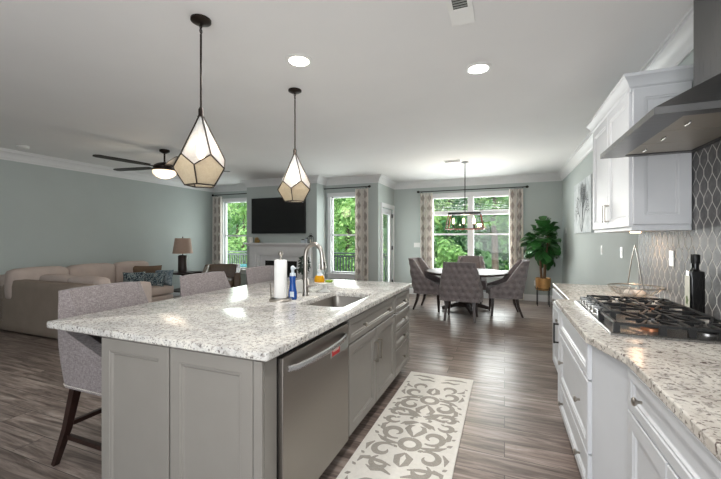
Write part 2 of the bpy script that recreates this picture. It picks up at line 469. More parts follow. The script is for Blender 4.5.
# ------------------------------------------------------------------ room shell
def wall_grid(name, axis, at, th, a0, a1, holes, z0=0, z1=ZC, mat='wall_paint'):
    """wall on plane axis=at, thickness th outward (signed), spanning a0..a1, holes (a,b,z0,z1)"""
    As = sorted({a0, a1, *[h[0] for h in holes], *[h[1] for h in holes]}); Zs = sorted({z0, z1, *[h[2] for h in holes], *[h[3] for h in holes]})
    mb = MB()
    def solid(i, j):
        if i < 0 or j < 0 or i >= len(As) - 1 or j >= len(Zs) - 1: return False
        a = (As[i] + As[i + 1]) / 2; z = (Zs[j] + Zs[j + 1]) / 2
        return not any(h[0] < a < h[1] and h[2] < z < h[3] for h in holes)
    def P(a, d, z): return (at + d, a, z) if axis == 'x' else (a, at + d, z)
    for i in range(len(As) - 1):
        for j in range(len(Zs) - 1):
            if not solid(i, j): continue
            a, b, c, d = As[i], As[i + 1], Zs[j], Zs[j + 1]
            mb.add([P(a, 0, c), P(b, 0, c), P(b, 0, d), P(a, 0, d)], [(0, 1, 2, 3)]); mb.add([P(a, th, c), P(b, th, c), P(b, th, d), P(a, th, d)], [(3, 2, 1, 0)])
            if not solid(i - 1, j): mb.add([P(a, 0, c), P(a, th, c), P(a, th, d), P(a, 0, d)], [(0, 1, 2, 3)])
            if not solid(i + 1, j): mb.add([P(b, 0, c), P(b, th, c), P(b, th, d), P(b, 0, d)], [(0, 1, 2, 3)])
            if not solid(i, j - 1): mb.add([P(a, 0, c), P(b, 0, c), P(b, th, c), P(a, th, c)], [(0, 1, 2, 3)])
            if not solid(i, j + 1): mb.add([P(a, 0, d), P(b, 0, d), P(b, th, d), P(a, th, d)], [(0, 1, 2, 3)])
    return struct(mb.build(name, mat, weld=True))
struct(MB().box(XL - .15, XR + .15, YN, YB + .15, -.12, 0).build('floor', 'floor'))
struct(MB().box(XL - .15, XR + .15, YN, YB + .15, ZC, ZC + .12).build('ceiling', 'ceiling_paint'))
wall_grid('wall_right', 'x', XR, .15, YN, YB + .15, [])
wall_grid('wall_left', 'x', XL, -.15, YN, YL + .15, [])
DW = (-1.66, .14, .61, 2.40); W2 = (-3.80, -3.11, .58, 2.37); W1 = (-7.02, -5.965, .58, 2.37)
wall_grid('wall_back', 'y', YB, .15, XS - .15, XR, [DW])
wall_grid('wall_living_back', 'y', YL, .15, XL, XS, [W1, W2])
DY0, DY1 = 7.86, 8.72
wall_grid('wall_side', 'x', XS, -.15, YL + .15, YB, [(DY0, DY1, 0, 2.12)])
bx0, bx1, by = -5.88, -3.93, 7.15
struct(MB().box(bx0, bx1, by, YL, 0, ZC).build('wall_chimney', 'wall_paint'))

wall_grid('wall_light_blocker', 'y', YN, -.15, XL, -2.0, [])  # unseen part wall, added to block sky light from behind on the left
def sweep(path, prof, closed=False):
    """profile (offset into the room, z) along a plan path with the room on its left"""
    mb = MB(); n = len(prof); pts = [Vector(p) for p in path]; vs = []; fs = []
    for i, p in enumerate(pts):
        d1 = (p - pts[i - 1]).normalized() if i > 0 else (pts[1] - p).normalized()
        d2 = (pts[i + 1] - p).normalized() if i < len(pts) - 1 else d1
        n1 = Vector((-d1.y, d1.x)); n2 = Vector((-d2.y, d2.x)); m = (n1 + n2); m = m / max(m.dot(n1), .2)
        for o, z in prof: q = p + m * o; vs.append((q.x, q.y, z))
    for i in range(len(pts) - 1):
        for k in range(n):
            j = (k + 1) % n; fs.append((i * n + k, i * n + j, (i + 1) * n + j, (i + 1) * n + k))
    fs.append(tuple(range(n))); fs.append(tuple((len(pts) - 1) * n + k for k in range(n))[::-1])
    mb.add(vs, fs); return mb
crown = [(0, 2.64), (.012, 2.64), (.014, 2.66), (.022, 2.668), (.028, 2.69), (.045, 2.725), (.075, 2.752), (.092, 2.765), (.094, 2.78), (.108, 2.785), (.11, ZC), (0, ZC)]
path = [(XR, YN), (XR, YB), (XS, YB), (XS, YL), (bx1, YL), (bx1, by), (bx0, by), (bx0, YL), (XL, YL), (XL, YN)]
struct(sweep(path, crown).build('trim_1', 'trim_white', smooth=30))
bb = [(0, 0), (.016, 0), (.016, .115), (.010, .13), (.006, .142), (0, .142)]
struct(sweep([(XR, 4.33), (XR, YB), (XS, YB), (XS, DY1 + .09)], bb).build('baseboard_dining', 'trim_white'))
struct(sweep([(XS, DY0 - .09), (XS, YL), (bx1, YL), (bx1, by)], bb).build('baseboard_living', 'trim_white'))
struct(sweep([(bx0, by), (bx0, YL), (XL, YL), (XL, YN)], bb).build('baseboard_left', 'trim_white'))

# windows on the y walls
def window_y(n, x0, x1, z0, z1, y, mull=None, mid=None, transom=None, apron=True):
    root = sempty('window_%d' % n, ((x0 + x1) / 2, y, z0))
    c = MB(); w = .075
    c.box(x0 - w, x0 + .005, y - .022, y, z0 - .03, z1 + w); c.box(x1 - .005, x1 + w, y - .022, y, z0 - .03, z1 + w)
    c.box(x0 - w - .01, x1 + w + .01, y - .026, y, z1 - .005, z1 + w + .01)
    c.build('window_casing', 'trim_white', root, bevel=.003)
    c = MB(); c.box(x0 - w - .02, x1 + w + .02, y - .055, y + .04, z0 - .03, z0); c.box(x0 - w, x1 + w, y - .02, y, z0 - .12, z0 - .03)
    c.build('window_sill', 'trim_white', root, bevel=.003)
    f = MB(); t = .026; ya, yb = y + .05, y + .09
    f.box(x0, x0 + t, ya, yb, z0, z1); f.box(x1 - t, x1, ya, yb, z0, z1); f.box(x0, x1, ya, yb, z0, z0 + t + .01); f.box(x0, x1, ya, yb, z1 - t, z1)
    if mull: f.box(mull[0], mull[1], ya - .02, yb + .01, z0, z1)
    if transom: f.box(x0, x1, ya - .015, yb + .005, transom[0], transom[1])
    f.box(x0, x1, ya - .005, yb, mid - .02, mid + .02)
    f.build('window_frame', 'trim_white', root, bevel=.002)
    MB().box(x0 + .01, x1 - .01, y + .068, y + .072, z0 + .01, z1 - .01).build('window_pane', 'window_glass', root)
    return root
window_y(1, *W1, YL, mid=1.46); window_y(2, *W2, YL, mid=1.47); window_y(3, *DW, YB, mull=(-.815, -.68), mid=1.49, transom=(1.95, 2.04))
# glazed door in the side wall
d = sempty('door_1', (XS, (DY0 + DY1) / 2, 0))
c = MB(); w = .085
c.box(XS, XS + .022, DY0 - w, DY0 + .005, 0, 2.12 + w); c.box(XS, XS + .022, DY1 - .005, DY1 + w, 0, 2.12 + w); c.box(XS, XS + .026, DY0 - w - .01, DY1 + w + .01, 2.115, 2.12 + w + .01)
c.build('door_casing', 'trim_white', d, bevel=.003)
c = MB(); xa, xb = XS - .07, XS - .03
c.box(xa, xb, DY0 + .01, DY0 + .15, .02, 2.10); c.box(xa, xb, DY1 - .15, DY1 - .01, .02, 2.10); c.box(xa, xb, DY0 + .15, DY1 - .15, .02, .28); c.box(xa, xb, DY0 + .15, DY1 - .15, 1.97, 2.10)
c.build('door_leaf', 'trim_white', d, bevel=.003)
MB().box(XS - .053, XS - .047, DY0 + .14, DY1 - .14, .27, 1.98).build('door_pane', 'window_glass', d)
c = MB(); c.cyl((XS - .03, DY0 + .08, 1.0), .028, .012, 16, 'x'); c.cyl((XS - .03, DY0 + .08, 1.0), .01, .05, 10, 'x'); c.bar((XS + .015, DY0 + .08, 1.0), (XS + .015, DY0 + .19, 1.0), .018); c.cyl((XS - .03, DY0 + .08, 1.14), .026, .02, 16, 'x')
c.build('door_handle', 'black_metal', d, smooth=True)
c = MB()
for z in (.25, 1.1, 1.9): c.box(XS - .03, XS + .008, DY1 - .015, DY1 + .003, z, z + .1)
c.build('door_hinge', 'black_metal', d)

# blinds rolled open in the top of the dining window
for x0, x1, lab in ((-1.62, -.82, 'white slatted blind in the top of the left half of the dining window'), (-.675, .10, 'white slatted blind in the top of the right half of the dining window')):
    b = thing('window_blind', lab, 'blind', ((x0 + x1) / 2, YB + .025, 2.04), group='blinds in the dining window')
    MB().box(x0 + .005, x1 - .005, YB + .003, YB + .045, 2.36, 2.398).build('headrail', 'white_plastic', b)
    c = MB()
    for k in range(8):
        z = 2.335 - k * .04; c.add([(x0 + .01, YB + .005, z), (x1 - .01, YB + .005, z), (x1 - .01, YB + .043, z + .004), (x0 + .01, YB + .043, z + .004), (x0 + .01, YB + .005, z - .002), (x1 - .01, YB + .005, z - .002), (x1 - .01, YB + .043, z + .002), (x0 + .01, YB + .043, z + .002)], [(0, 1, 2, 3), (7, 6, 5, 4), (0, 4, 5, 1), (1, 5, 6, 2), (2, 6, 7, 3), (3, 7, 4, 0)])
    c.build('slats', 'white_plastic', b)
    MB().box(x0 + .01, x1 - .01, YB + .008, YB + .04, 2.045, 2.062).build('bottom_rail', 'white_plastic', b)

# ------------------------------------------------------------------ outside
struct(MB().box(-45, 30, 9.2, 60, -2.6, -2.5).build('ground_outside', 'grass'))
dk = thing('deck', 'grey painted deck with slatted railing outside the living room windows', 'deck', (-5.2, 9, 0))
MB().box(-9.5, XS - .18, YL + .16, 10.5, -.16, -.04).build('deck_floor', 'deck_floor', dk)
c = MB(); c.box(-9.5, XS - .18, 10.2, 10.32, .90, .94); c.box(-9.5, XS - .18, 10.24, 10.28, .80, .86); c.box(-9.5, XS - .18, 10.24, 10.28, .04, .10)
c.build('deck_rail', 'deck_paint', dk)
for x in (-9.4, -7.6, -5.9, -4.1, XS - .25): MB().box(x - .05, x + .05, 10.2, 10.3, -.04, 1.0).build('deck_post', 'deck_paint', dk)
for i in range(66):
    x = -9.3 + i * .1
    if x > XS - .3: break
    MB().box(x - .017, x + .017, 10.243, 10.277, .05, .84).build('baluster', 'deck_paint', dk)
for x, y, rz, lab in ((-7.75, 9.2, -2.2, 'pale teal slatted deck chair seen through the window left of the fireplace'), (-5.0, 9.3, -1.2, 'pale teal slatted deck chair outside the window right of the fireplace')):
    p = thing('deck_chair', lab, 'chair', (x, y, -.04), rz)
    c = MB()
    for k in range(5): c.add([(q[0], q[1] + (k - 2) * .11, q[2]) for q in ((-.25, -.045, .33), (-.25, .045, .33), (-.62, .045, .98), (-.62, -.045, .98), (-.225, -.045, .34), (-.225, .045, .34), (-.595, .045, .99), (-.595, -.045, .99))], [(0, 1, 2, 3), (7, 6, 5, 4), (0, 4, 5, 1), (1, 5, 6, 2), (2, 6, 7, 3), (3, 7, 4, 0)])
    c.build('backrest', 'teal_plastic', p, world=False)
    c = MB(); c.box(-.3, .3, -.28, .28, .33, .36); c.build('seat', 'teal_plastic', p, world=False)
    for sx, sy in ((.28, .27), (.28, -.27), (-.28, .27), (-.28, -.27)): MB().box(sx - .03, sx + .03, sy - .03, sy + .03, 0, .55 if sx > 0 else .5).build('leg', 'teal_plastic', p, world=False)
    for sy in (.29, -.29): MB().box(-.36, .34, sy - .06, sy + .06, .55, .58).build('armrest', 'teal_plastic', p, world=False)

rnd = random.Random(5)
def crown_mesh(seed, n, rx, rz, size):
    r = random.Random(seed); mb = MB(); cl = []
    for _ in range(26):
        a = r.uniform(0, 2 * PI); q = r.uniform(.2, .85); h = r.uniform(-.85, .9); w = math.sqrt(max(.1, 1 - h * h))
        cl.append((math.cos(a) * q * rx * w, math.sin(a) * q * rx * w, h * rz, r.uniform(.25, .42) * rx))
    for _ in range(n):
        cx_, cy_, cz_, cr = cl[r.randrange(len(cl))]
        d = Vector((r.gauss(0, 1), r.gauss(0, 1), r.gauss(0, 1))).normalized() * cr * r.uniform(.65, 1.08)
        p = Vector((cx_, cy_, cz_)) + d; nrm = (d.normalized() + Vector((r.uniform(-.6, .6), r.uniform(-.6, .6), r.uniform(0, .7)))).normalized()
        a = nrm.orthogonal().normalized(); a = Matrix.Rotation(r.uniform(0, 6.28), 3, nrm) @ a; b = nrm.cross(a); s = size * r.uniform(.6, 1.3)
        mb.add([p - a * s, p - b * s * .45 + nrm * s * .1, p + a * s, p + b * s * .45 + nrm * s * .1], [(0, 1, 2, 3)])
    return mb
def tree(x, y, zc, rx, rz, mat, n, size, label, seed, group='trees beyond the windows'):
    t = thing('leafy_tree', label, 'tree', (x, y, -2.5), group=group)
    m = crown_mesh(seed, n, rx, rz, size); m.X = None
    f = MB(); f.v = [(a, b, c_ + zc + 2.5) for a, b, c_ in m.v]; f.f = m.f; f.mi = m.mi
    o = f.build('foliage', mat, t, world=False)
    b = MB(); b.tube([(0, 0, 0), (.05, 0, (zc + 2.5) * .5), (0, .05, zc + 2.5), (.1, 0, zc + 2.5 + rz * .5)], [.16, .13, .10, .03], 8); b.build('trunk', 'tree_bark', t, smooth=True, world=False)
TR = [
 (-12.6, 15.0, .9, 2.5, 3.4, 'foliage_light', 5200, .13, 'bright leafy tree filling the window left of the fireplace'),
 (-16.0, 18.5, 1.5, 3.0, 4.2, 'foliage_mid', 3500, .16, 'leafy tree further back at the left side of the window left of the fireplace'),
 (-10.6, 19.5, 1.8, 3.0, 4.2, 'foliage_light', 3500, .16, 'leafy tree further back at the right side of the window left of the fireplace'),
 (-6.6, 14.8, 1.1, 2.3, 3.4, 'foliage_light', 5200, .13, 'bright leafy tree filling the window right of the fireplace'),
 (-8.3, 19.0, 1.8, 3.0, 4.4, 'foliage_mid', 3500, .16, 'leafy tree further back behind the window right of the fireplace'),
 (-4.2, 16.5, 1.3, 2.3, 3.8, 'foliage_light', 4200, .14, 'leafy tree seen through the glass door beside the dining area'),
 (-2.6, 18.0, 1.9, 2.7, 4.4, 'foliage_deep', 4800, .15, 'deep green tree behind the left half of the dining window'),
 (-1.55, 12.6, -.35, .85, 1.7, 'foliage_light', 3000, .09, 'small bright sapling in the lower left half of the dining window'),
 (-2.55, 13.2, .2, .8, 2.1, 'foliage_mid', 2300, .10, 'slim green tree at the left edge of the dining window'),
 (.1, 16.8, 1.6, 2.2, 4.0, 'foliage_deep', 4800, .14, 'deep green tree behind the right half of the dining window'),
 (2.6, 19.0, 1.9, 3.0, 4.4, 'foliage_mid', 3000, .16, 'green tree beyond the right curtain of the dining window'),
 (-.35, 13.6, 2.7, 1.2, .9, 'foliage_mid', 1700, .11, 'low branches of bright leaves across the top of the dining window'),
 (.25, 14.2, .4, .7, 2.0, 'foliage_mid', 1600, .10, 'slim green tree at the right edge of the dining window'),
]
for i, a in enumerate(TR): tree(*a, 40 + i)
# wooded rise behind the trees
hm = MB(); nx, nz = 60, 14; vs = []; fs = []
for j in range(nz + 1):
    for i in range(nx + 1):
        x = -50 + i * 1.4; z = -2.5 + j * 1.0; vs.append((x, 23 + j * .9 + math.sin(i * 1.7 + j) * .6 + math.sin(i * .6) * .8, z + math.sin(i * 2.3) * .3))
for j in range(nz):
    for i in range(nx): a = j * (nx + 1) + i; fs.append((a, a + 1, a + nx + 2, a + nx + 1))
hm.add(vs, fs); struct(hm.build('hill', 'hill_green', smooth='all'))

# ------------------------------------------------------------------ cabinets
def front(mb, o, u, v, nrm, w, h, fr=.055, t=.02):
    mb.rings(o, u, v, nrm, w, h, [(0, 0), (0, t - .003), (.003, t), (fr, t), (fr + .004, t - .004), (fr + .012, t - .004), (fr + .018, t - .011), (fr + .022, t - .012)])
def knob(mb, p, nrm):
    ax = 'x' if abs(nrm[0]) > .5 else 'y'; sg = nrm[0] + nrm[1]
    mb.lathe([(.006, 0), (.006, .012 * sg), (.009, .016 * sg), (.015, .021 * sg), (.0165, .026 * sg), (.013, .031 * sg), (.004, .033 * sg)], p, 14, ax)
def barpull(mb, p0, p1, nrm, off=.032, w=.011):
    p0, p1, n = Vector(p0), Vector(p1), Vector(nrm)
    mb.bar(p0 + n * off - (p1 - p0).normalized() * .008, p1 + n * off + (p1 - p0).normalized() * .008, w); mb.bar(p0, p0 + n * off, w); mb.bar(p1, p1 + n * off, w)

# island ------------------------------------------------------------
IX0, IX1, IY0, IY1 = -1.98, -.95, 1.27, 3.72
isl = thing('kitchen_island', 'greige panelled kitchen island with drawers and sink cabinet', 'kitchen island', ((IX0 + IX1) / 2, (IY0 + IY1) / 2, 0))
DY_0, DY_1 = 1.36, 2.105      # dishwasher bay
c = MB()
c.box(IX0, IX1, IY0, DY_0 - .004, .0, .879)                       # end panel block
c.box(IX0, IX1 - .62, DY_0 - .004, 2.13, .0, .879)
c.box(IX0, IX1, 2.13 - .02, 2.15, .10, .879)
c.box(IX0, -1.50, 2.15, IY1, .0, .879); c.box(-1.50, IX1, 2.15, IY1, .10, .66); c.box(-1.50, IX1, 3.0, IY1, .66, .879)
c.box(IX1 - .02, IX1, 2.15, 3.0, .66, .879)
c.build('carcass', 'cabinet_greige', isl)
MB().box(-1.5, IX1 - .07, 2.11, IY1 - .02, 0, .10).build('toe_kick', 'toe_kick', isl)
c = MB()
for xa, xb in ((IX0 + .0, IX0 + .487), (IX0 + .497, IX1 - .05)): front(c, (xa, IY0, .0), (1, 0, 0), (0, 0, 1), (0, -1, 0), xb - xa, .875, .062, .018)
c.build('end_panel', 'cabinet_greige', isl)
c = MB(); c.box(IX1 - .046, IX1 - .001, IY0 - .018, IY0 - .0, 0, .875); c.build('corner_post', 'cabinet_greige', isl, bevel=.003)
c = MB(); n_ = 3; L = (IY1 - IY0) / n_
for k in range(n_): front(c, (IX0, IY0 + k * L + .01, .0), (0, 1, 0), (0, 0, 1), (-1, 0, 0), L - .02, .875, .07, .014)
c.build('back_panel', 'cabinet_greige', isl)
FX = IX1
# sink cabinet : false front and two doors
o = MB(); front(o, (FX, 2.125, .712), (0, 1, 0), (0, 0, 1), (1, 0, 0), 1.04, .160, .035); ff = o.build('drawer', 'cabinet_greige', isl)
for y in (2.37, 2.94):
    c = MB(); knob(c, (FX + .02, y, .79), (1, 0)); c.build('knob', 'nickel', ff, smooth=True)
for y0, y1, py in ((2.125, 2.640, 2.605), (2.650, 3.165, 2.690)):
    o = MB(); front(o, (FX, y0, .115), (0, 1, 0), (0, 0, 1), (1, 0, 0), y1 - y0, .587); dr = o.build('door', 'cabinet_greige', isl)
    c = MB(); barpull(c, (FX + .02, py, .46), (FX + .02, py, .60), (1, 0, 0)); c.build('handle', 'nickel', dr)
for z0, z1 in ((.115, .362), (.372, .523), (.533, .692), (.702, .872)):
    o = MB(); front(o, (FX, 3.178, z0), (0, 1, 0), (0, 0, 1), (1, 0, 0), .527, z1 - z0, .035); dr = o.build('drawer', 'cabinet_greige', isl)
    c = MB(); knob(c, (FX + .02, 3.44, (z0 + z1) / 2), (1, 0)); c.build('knob', 'nickel', dr, smooth=True)

# island top with a rounded sink cut-out
def slab_with_hole(name, x0, x1, y0, y1, z0, z1, hx0, hx1, hy0, hy1, r, mat):
    mb = MB(); k = 6; ch = .006
    def inner(grow):
        pts = []
        for (cx_, cy_, a0) in ((hx1 - r, hy1 - r, 0), (hx0 + r, hy1 - r, 90), (hx0 + r, hy0 + r, 180), (hx1 - r, hy0 + r, 270)):
            for i in range(k + 1):
                a = math.radians(a0 + 90 * i / k); pts.append((cx_ + (r + grow) * math.cos(a), cy_ + (r + grow) * math.sin(a)))
        return pts
    def outer(g, rr=.02):
        pts = []
        for (cx_, cy_, a0) in ((x1 - rr, y1 - rr, 0), (x0 + rr, y1 - rr, 90), (x0 + rr, y0 + rr, 180), (x1 - rr, y0 + rr, 270)):
            for i in range(k + 1):
                a = math.radians(a0 + 90 * i / k); pts.append((cx_ + (rr - g) * math.cos(a), cy_ + (rr - g) * math.sin(a)))
        return pts
    loops = [(inner(0), z0), (inner(0), z1 - ch), (inner(ch * .4), z1 - ch * .3), (inner(ch), z1), (outer(ch), z1), (outer(ch * .3), z1 - ch * .3), (outer(0), z1 - ch), (outer(0), z0 + ch), (outer(ch), z0)]
    n = len(loops[0][0]); vs = [(p[0], p[1], z) for L_, z in loops for p in L_]; fs = []
    for a in range(len(loops)):
        b = (a + 1) % len(loops)
        for i in range(n): j = (i + 1) % n; fs.append((a * n + i, a * n + j, b * n + j, b * n + i))
    mb.add(vs, fs); return mb.build(name, mat, smooth=35)
SX0, SX1, SY0, SY1 = -1.42, -1.045, 2.25, 2.91
o = slab_with_hole('granite_worktop', -2.45, -.915, 1.24, 3.765, .882, .92, SX0, SX1, SY0, SY1, .05, 'granite_island')
tag(o, 'speckled pale granite slab on the kitchen island with undermount sink opening', 'worktop')
# undermount steel basin
mb = MB(); k = 6
def rr(x0, x1, y0, y1, r):
    pts = []
    for (cx_, cy_, a0) in ((x1 - r, y1 - r, 0), (x0 + r, y1 - r, 90), (x0 + r, y0 + r, 180), (x1 - r, y0 + r, 270)):
        for i in range(k + 1): a = math.radians(a0 + 90 * i / k); pts.append((cx_ + r * math.cos(a), cy_ + r * math.sin(a)))
    return pts
lo = [(rr(SX0 - .02, SX1 + .02, SY0 - .02, SY1 + .02, .05), .8805), (rr(SX0 - .004, SX1 + .004, SY0 - .004, SY1 + .004, .05), .8805), (rr(SX0, SX1, SY0, SY1, .05), .87), (rr(SX0 + .004, SX1 - .004, SY0 + .004, SY1 - .004, .05), .73), (rr(SX0 + .03, SX1 - .03, SY0 + .03, SY1 - .03, .04), .70),
      (rr(SX0 + .15, SX1 - .15, SY0 + .28, SY1 - .28, .03), .697)]
lo2 = [(rr(SX0 + .02, SX1 - .02, SY0 + .02, SY1 - .02, .04), .69), (rr(SX0 - .004, SX1 + .004, SY0 - .004, SY1 + .004, .05), .73), (rr(SX0 - .02, SX1 + .02, SY0 - .02, SY1 + .02, .05), .8785)]
al = lo + lo2; n = len(lo[0][0]); vs = [(p[0], p[1], z) for L_, z in al for p in L_]; fs = []
for a in range(len(al)):
    b = (a + 1) % len(al)
    for i in range(n): j = (i + 1) % n; fs.append((a * n + i, a * n + j, b * n + j, b * n + i))
fs.append(tuple(5 * n + i for i in range(n)))
sk = thing('sink', 'stainless undermount sink basin set in the island worktop', 'sink', ((SX0 + SX1) / 2, (SY0 + SY1) / 2, .69))
mb.add(vs, fs); mb.build('basin', 'steel_dark', sk, smooth=40)
MB().lathe([(.045, .698), (.045, .702), (.03, .7005), (.0, .700)], ((SX0 + SX1) / 2, (SY0 + SY1) / 2, 0), 20, cap=False).build('drain', 'nickel', sk, smooth=True)

# dishwasher
dw = thing('dishwasher', 'stainless steel dishwasher with bowed bar handle built into the island', 'dishwasher', (-1.24, 1.73, 0))
MB().box(IX1 - .60, IX1 - .005, DY_0 + .004, DY_1 - .004, .10, .868).build('body', 'shadow_gap', dw)
MB().box(IX1 - .55, IX1 - .06, DY_0 + .01, DY_1 - .01, .0, .098).build('toe_plate', 'shadow_gap', dw)
MB().box(IX1 - .004, IX1 + .026, DY_0 + .008, DY_1 - .006, .11, .858).build('door', 'steel_dark', dw, bevel=.004)
c = MB(); pts = []
for i in range(17):
    s_ = i / 16; y = 1.405 + s_ * .645; pts.append((IX1 + .03 + .042 * math.sin(PI * s_) ** .6 if 0 < s_ < 1 else IX1 + .022, y, .795))
X0 = [(p[0] - 0, p[1], p[2] + dz) for dz in (-.014, .014) for p in pts]
n = 17; vs = []; fs = []
for i, p in enumerate(pts):
    for a, b in ((.0, -.016), (.009, -.012), (.011, 0), (.009, .012), (.0, .016), (-.006, .0)): vs.append((p[0] + a, p[1], p[2] + b))
for i in range(n - 1):
    for q in range(6): r_ = (q + 1) % 6; fs.append((i * 6 + q, (i + 1) * 6 + q, (i + 1) * 6 + r_, i * 6 + r_))
fs.append(tuple(range(6))); fs.append(tuple((n - 1) * 6 + q for q in range(6))[::-1])
c.add(vs, fs); c.build('handle', 'steel_bright', dw, smooth=50, label='bowed bright steel bar handle')
# clean/dirty style magnet sign stuck on the door
mg = thing('magnetic_sign', 'small grey magnetic sign with a red square on the dishwasher door', 'sign', (IX1 + .028, 1.94, .745))
MB().box(IX1 + .0265, IX1 + .030, 1.845, 2.085, .71, .782).build('plate', 'grey_magnet', mg)
MB().box(IX1 + .030, IX1 + .0315, 1.855, 1.955, .717, .775).build('red_square', 'red_label', mg)
MB().box(IX1 + .030, IX1 + .0312, 1.86, 1.95, .7765, .7812).build('teal_strip', 'teal_label', mg)
txt = MB()
for i, yy in enumerate((1.870, 1.885, 1.900, 1.915, 1.930)): txt.box(IX1 + .0315, IX1 + .032, yy, yy + .009, .738, .752)
txt.build('lettering', 'label_cream', mg)

# perimeter cabinets ----------------------------------------------
BX, RX = .405, .492     # bumped and recessed faces
Y0P, YB0, YB1, Y1P = .25, 2.05, 3.17, 4.29
per = thing('base_cabinets', 'white base cabinets with a bumped out drawer bank below the cooktop', 'cabinet', (.8, 2.2, 0))
c = MB(); c.box(RX, XR - .002, Y0P, Y1P, .10, .879); c.box(BX, RX, YB0 + .02, YB1, .10, .879)
c.build('carcass', 'cabinet_white', per)
MB().prism([(BX, YB0 + .02), (RX, YB0 + .02), (RX, YB0 - .22), (RX - .004, YB0 - .22)], .10, .879).build('angled_filler', 'cabinet_white', per)
c = MB(); c.box(RX + .06, XR - .01, Y0P, Y1P, 0, .10); c.box(BX + .06, RX + .06, YB0 + .02, YB1, 0, .10); c.build('toe_kick', 'cabinet_white', per)
dy0, dy1 = 2.09, 3.05
for z0, z1, kn in ((.692, .868, False), (.322, .682, True), (.108, .312, True)):
    o = MB(); front(o, (BX, dy0, z0), (0, 1, 0), (0, 0, 1), (-1, 0, 0), dy1 - dy0, z1 - z0, .045); dr = o.build('drawer', 'cabinet_white', per)
    if kn:
        for y in (2.28, 2.90):
            c = MB(); knob(c, (BX - .02, y, (z0 + z1) / 2 + .01), (-1, 0)); c.build('knob', 'nickel', dr, smooth=True)
o = MB(); o.rings((BX, 3.06, .108), (0, 1, 0), (0, 0, 1), (-1, 0, 0), .11, .76, [(0, 0), (0, .017), (.003, .02), (.02, .02), (.03, .012)]); pd = o.build('pullout_door', 'cabinet_white', per)
c = MB(); barpull(c, (BX - .02, 3.115, .60), (BX - .02, 3.115, .74), (-1, 0, 0)); c.build('handle', 'black_metal', pd)
# far recessed run
for a, b in ((3.20, 3.735), (3.745, 4.28)):
    o = MB(); front(o, (RX, a, .702), (0, 1, 0), (0, 0, 1), (-1, 0, 0), b - a, .168, .04); dr = o.build('drawer', 'cabinet_white', per)
    c = MB(); knob(c, (RX - .02, (a + b) / 2, .786), (-1, 0)); c.build('knob', 'nickel', dr, smooth=True)
    o = MB(); front(o, (RX, a, .108), (0, 1, 0), (0, 0, 1), (-1, 0, 0), b - a, .584); dr = o.build('door', 'cabinet_white', per)
    c = MB(); knob(c, (RX - .02, b - .04 if a < 3.5 else a + .04, .63), (-1, 0)); c.build('knob', 'nickel', dr, smooth=True)
# near recessed run
for a, b in ((1.02, 1.79), (.27, 1.00)):
    o = MB(); front(o, (RX, a, .702), (0, 1, 0), (0, 0, 1), (-1, 0, 0), b - a, .168, .04); dr = o.build('drawer', 'cabinet_white', per)
    for y in ((1.62,) if a > 1 else (.5, .8)):
        c = MB(); knob(c, (RX - .02, y, .79), (-1, 0)); c.build('knob', 'nickel', dr, smooth=True)
    for p, q in ((a, (a + b) / 2 - .004), ((a + b) / 2 + .004, b)):
        o = MB(); front(o, (RX, p, .108), (0, 1, 0), (0, 0, 1), (-1, 0, 0), q - p, .584, .06); dr = o.build('door', 'cabinet_white', per)
        if a < 1: c = MB(); knob(c, (RX - .02, (q - .035) if p == a else (p + .035), .62), (-1, 0)); c.build('knob', 'nickel', dr, smooth=True)
front_end = MB(); front(front_end, (XR - .01, Y1P, .10), (-1, 0, 0), (0, 0, 1), (0, 1, 0), XR - .01 - RX, .77, .06, .014); front_end.build('end_panel', 'cabinet_white', per)
poly = [(.46, .2), (.46, 1.76), (.385, 2.02), (.372, 2.06), (.372, 3.195), (.470, 3.215), (.478, 4.325), (XR - .002, 4.325), (XR - .002, .2)]
o = MB().prism(poly, .882, .92).build('granite_worktop', 'granite_perimeter', bevel=.006)
tag(o, 'pale granite counter with dark flecks running under the gas cooktop', 'worktop')
# tiled backsplash
o = MB().box(XR - .010, XR - .0005, Y0P, 3.012, .9215, 2.30).box(XR - .010, XR - .0005, 3.012, 4.04, .9215, 1.452).build('backsplash', 'tile'); tag(o, 'grey ogee tile backsplash with white grout behind the cooktop', 'backsplash')

# upper cabinet
UX, UY0, UY1, UZ0, UZ1 = .825, 3.02, 4.13, 1.463, 2.44
up = thing('wall_cabinet', 'white two door wall cabinet with crown top beside the range hood', 'cabinet', (1.0, 3.58, UZ0))
c = MB(); c.box(UX, XR - .011, UY0, UY1, UZ0 + .012, UZ1); c.box(UX - .004, XR - .011, UY0 - .003, UY1 + .003, UZ0 - .012, UZ0 + .012); c.build('carcass', 'cabinet_white', up, bevel=.002)
c = MB(); front(c, (XR - .016, UY0, UZ0 + .03), (-1, 0, 0), (0, 0, 1), (0, -1, 0), XR - .016 - UX, UZ1 - UZ0 - .04, .065, .019); c.build('side_panel', 'cabinet_white', up)
mid = (UY0 + UY1) / 2
for a, b, py in ((UY0 + .004, mid - .003, mid - .04), (mid + .003, UY1 - .004, mid + .04)):
    o = MB(); front(o, (UX, a, UZ0 + .016), (0, 1, 0), (0, 0, 1), (-1, 0, 0), b - a, UZ1 - UZ0 - .03, .062); dr = o.build('door', 'cabinet_white', up)
    c = MB(); barpull(c, (UX - .02, py, UZ0 + .075), (UX - .02, py, UZ0 + .205), (-1, 0, 0)); c.build('handle', 'nickel', dr)
cp = [(0, UZ1 - .03), (.012, UZ1 - .03), (.014, UZ1 - .005), (.026, UZ1 + .005), (.032, UZ1 + .025), (.055, UZ1 + .06), (.062, UZ1 + .065), (.064, UZ1 + .085), (0, UZ1 + .085)]
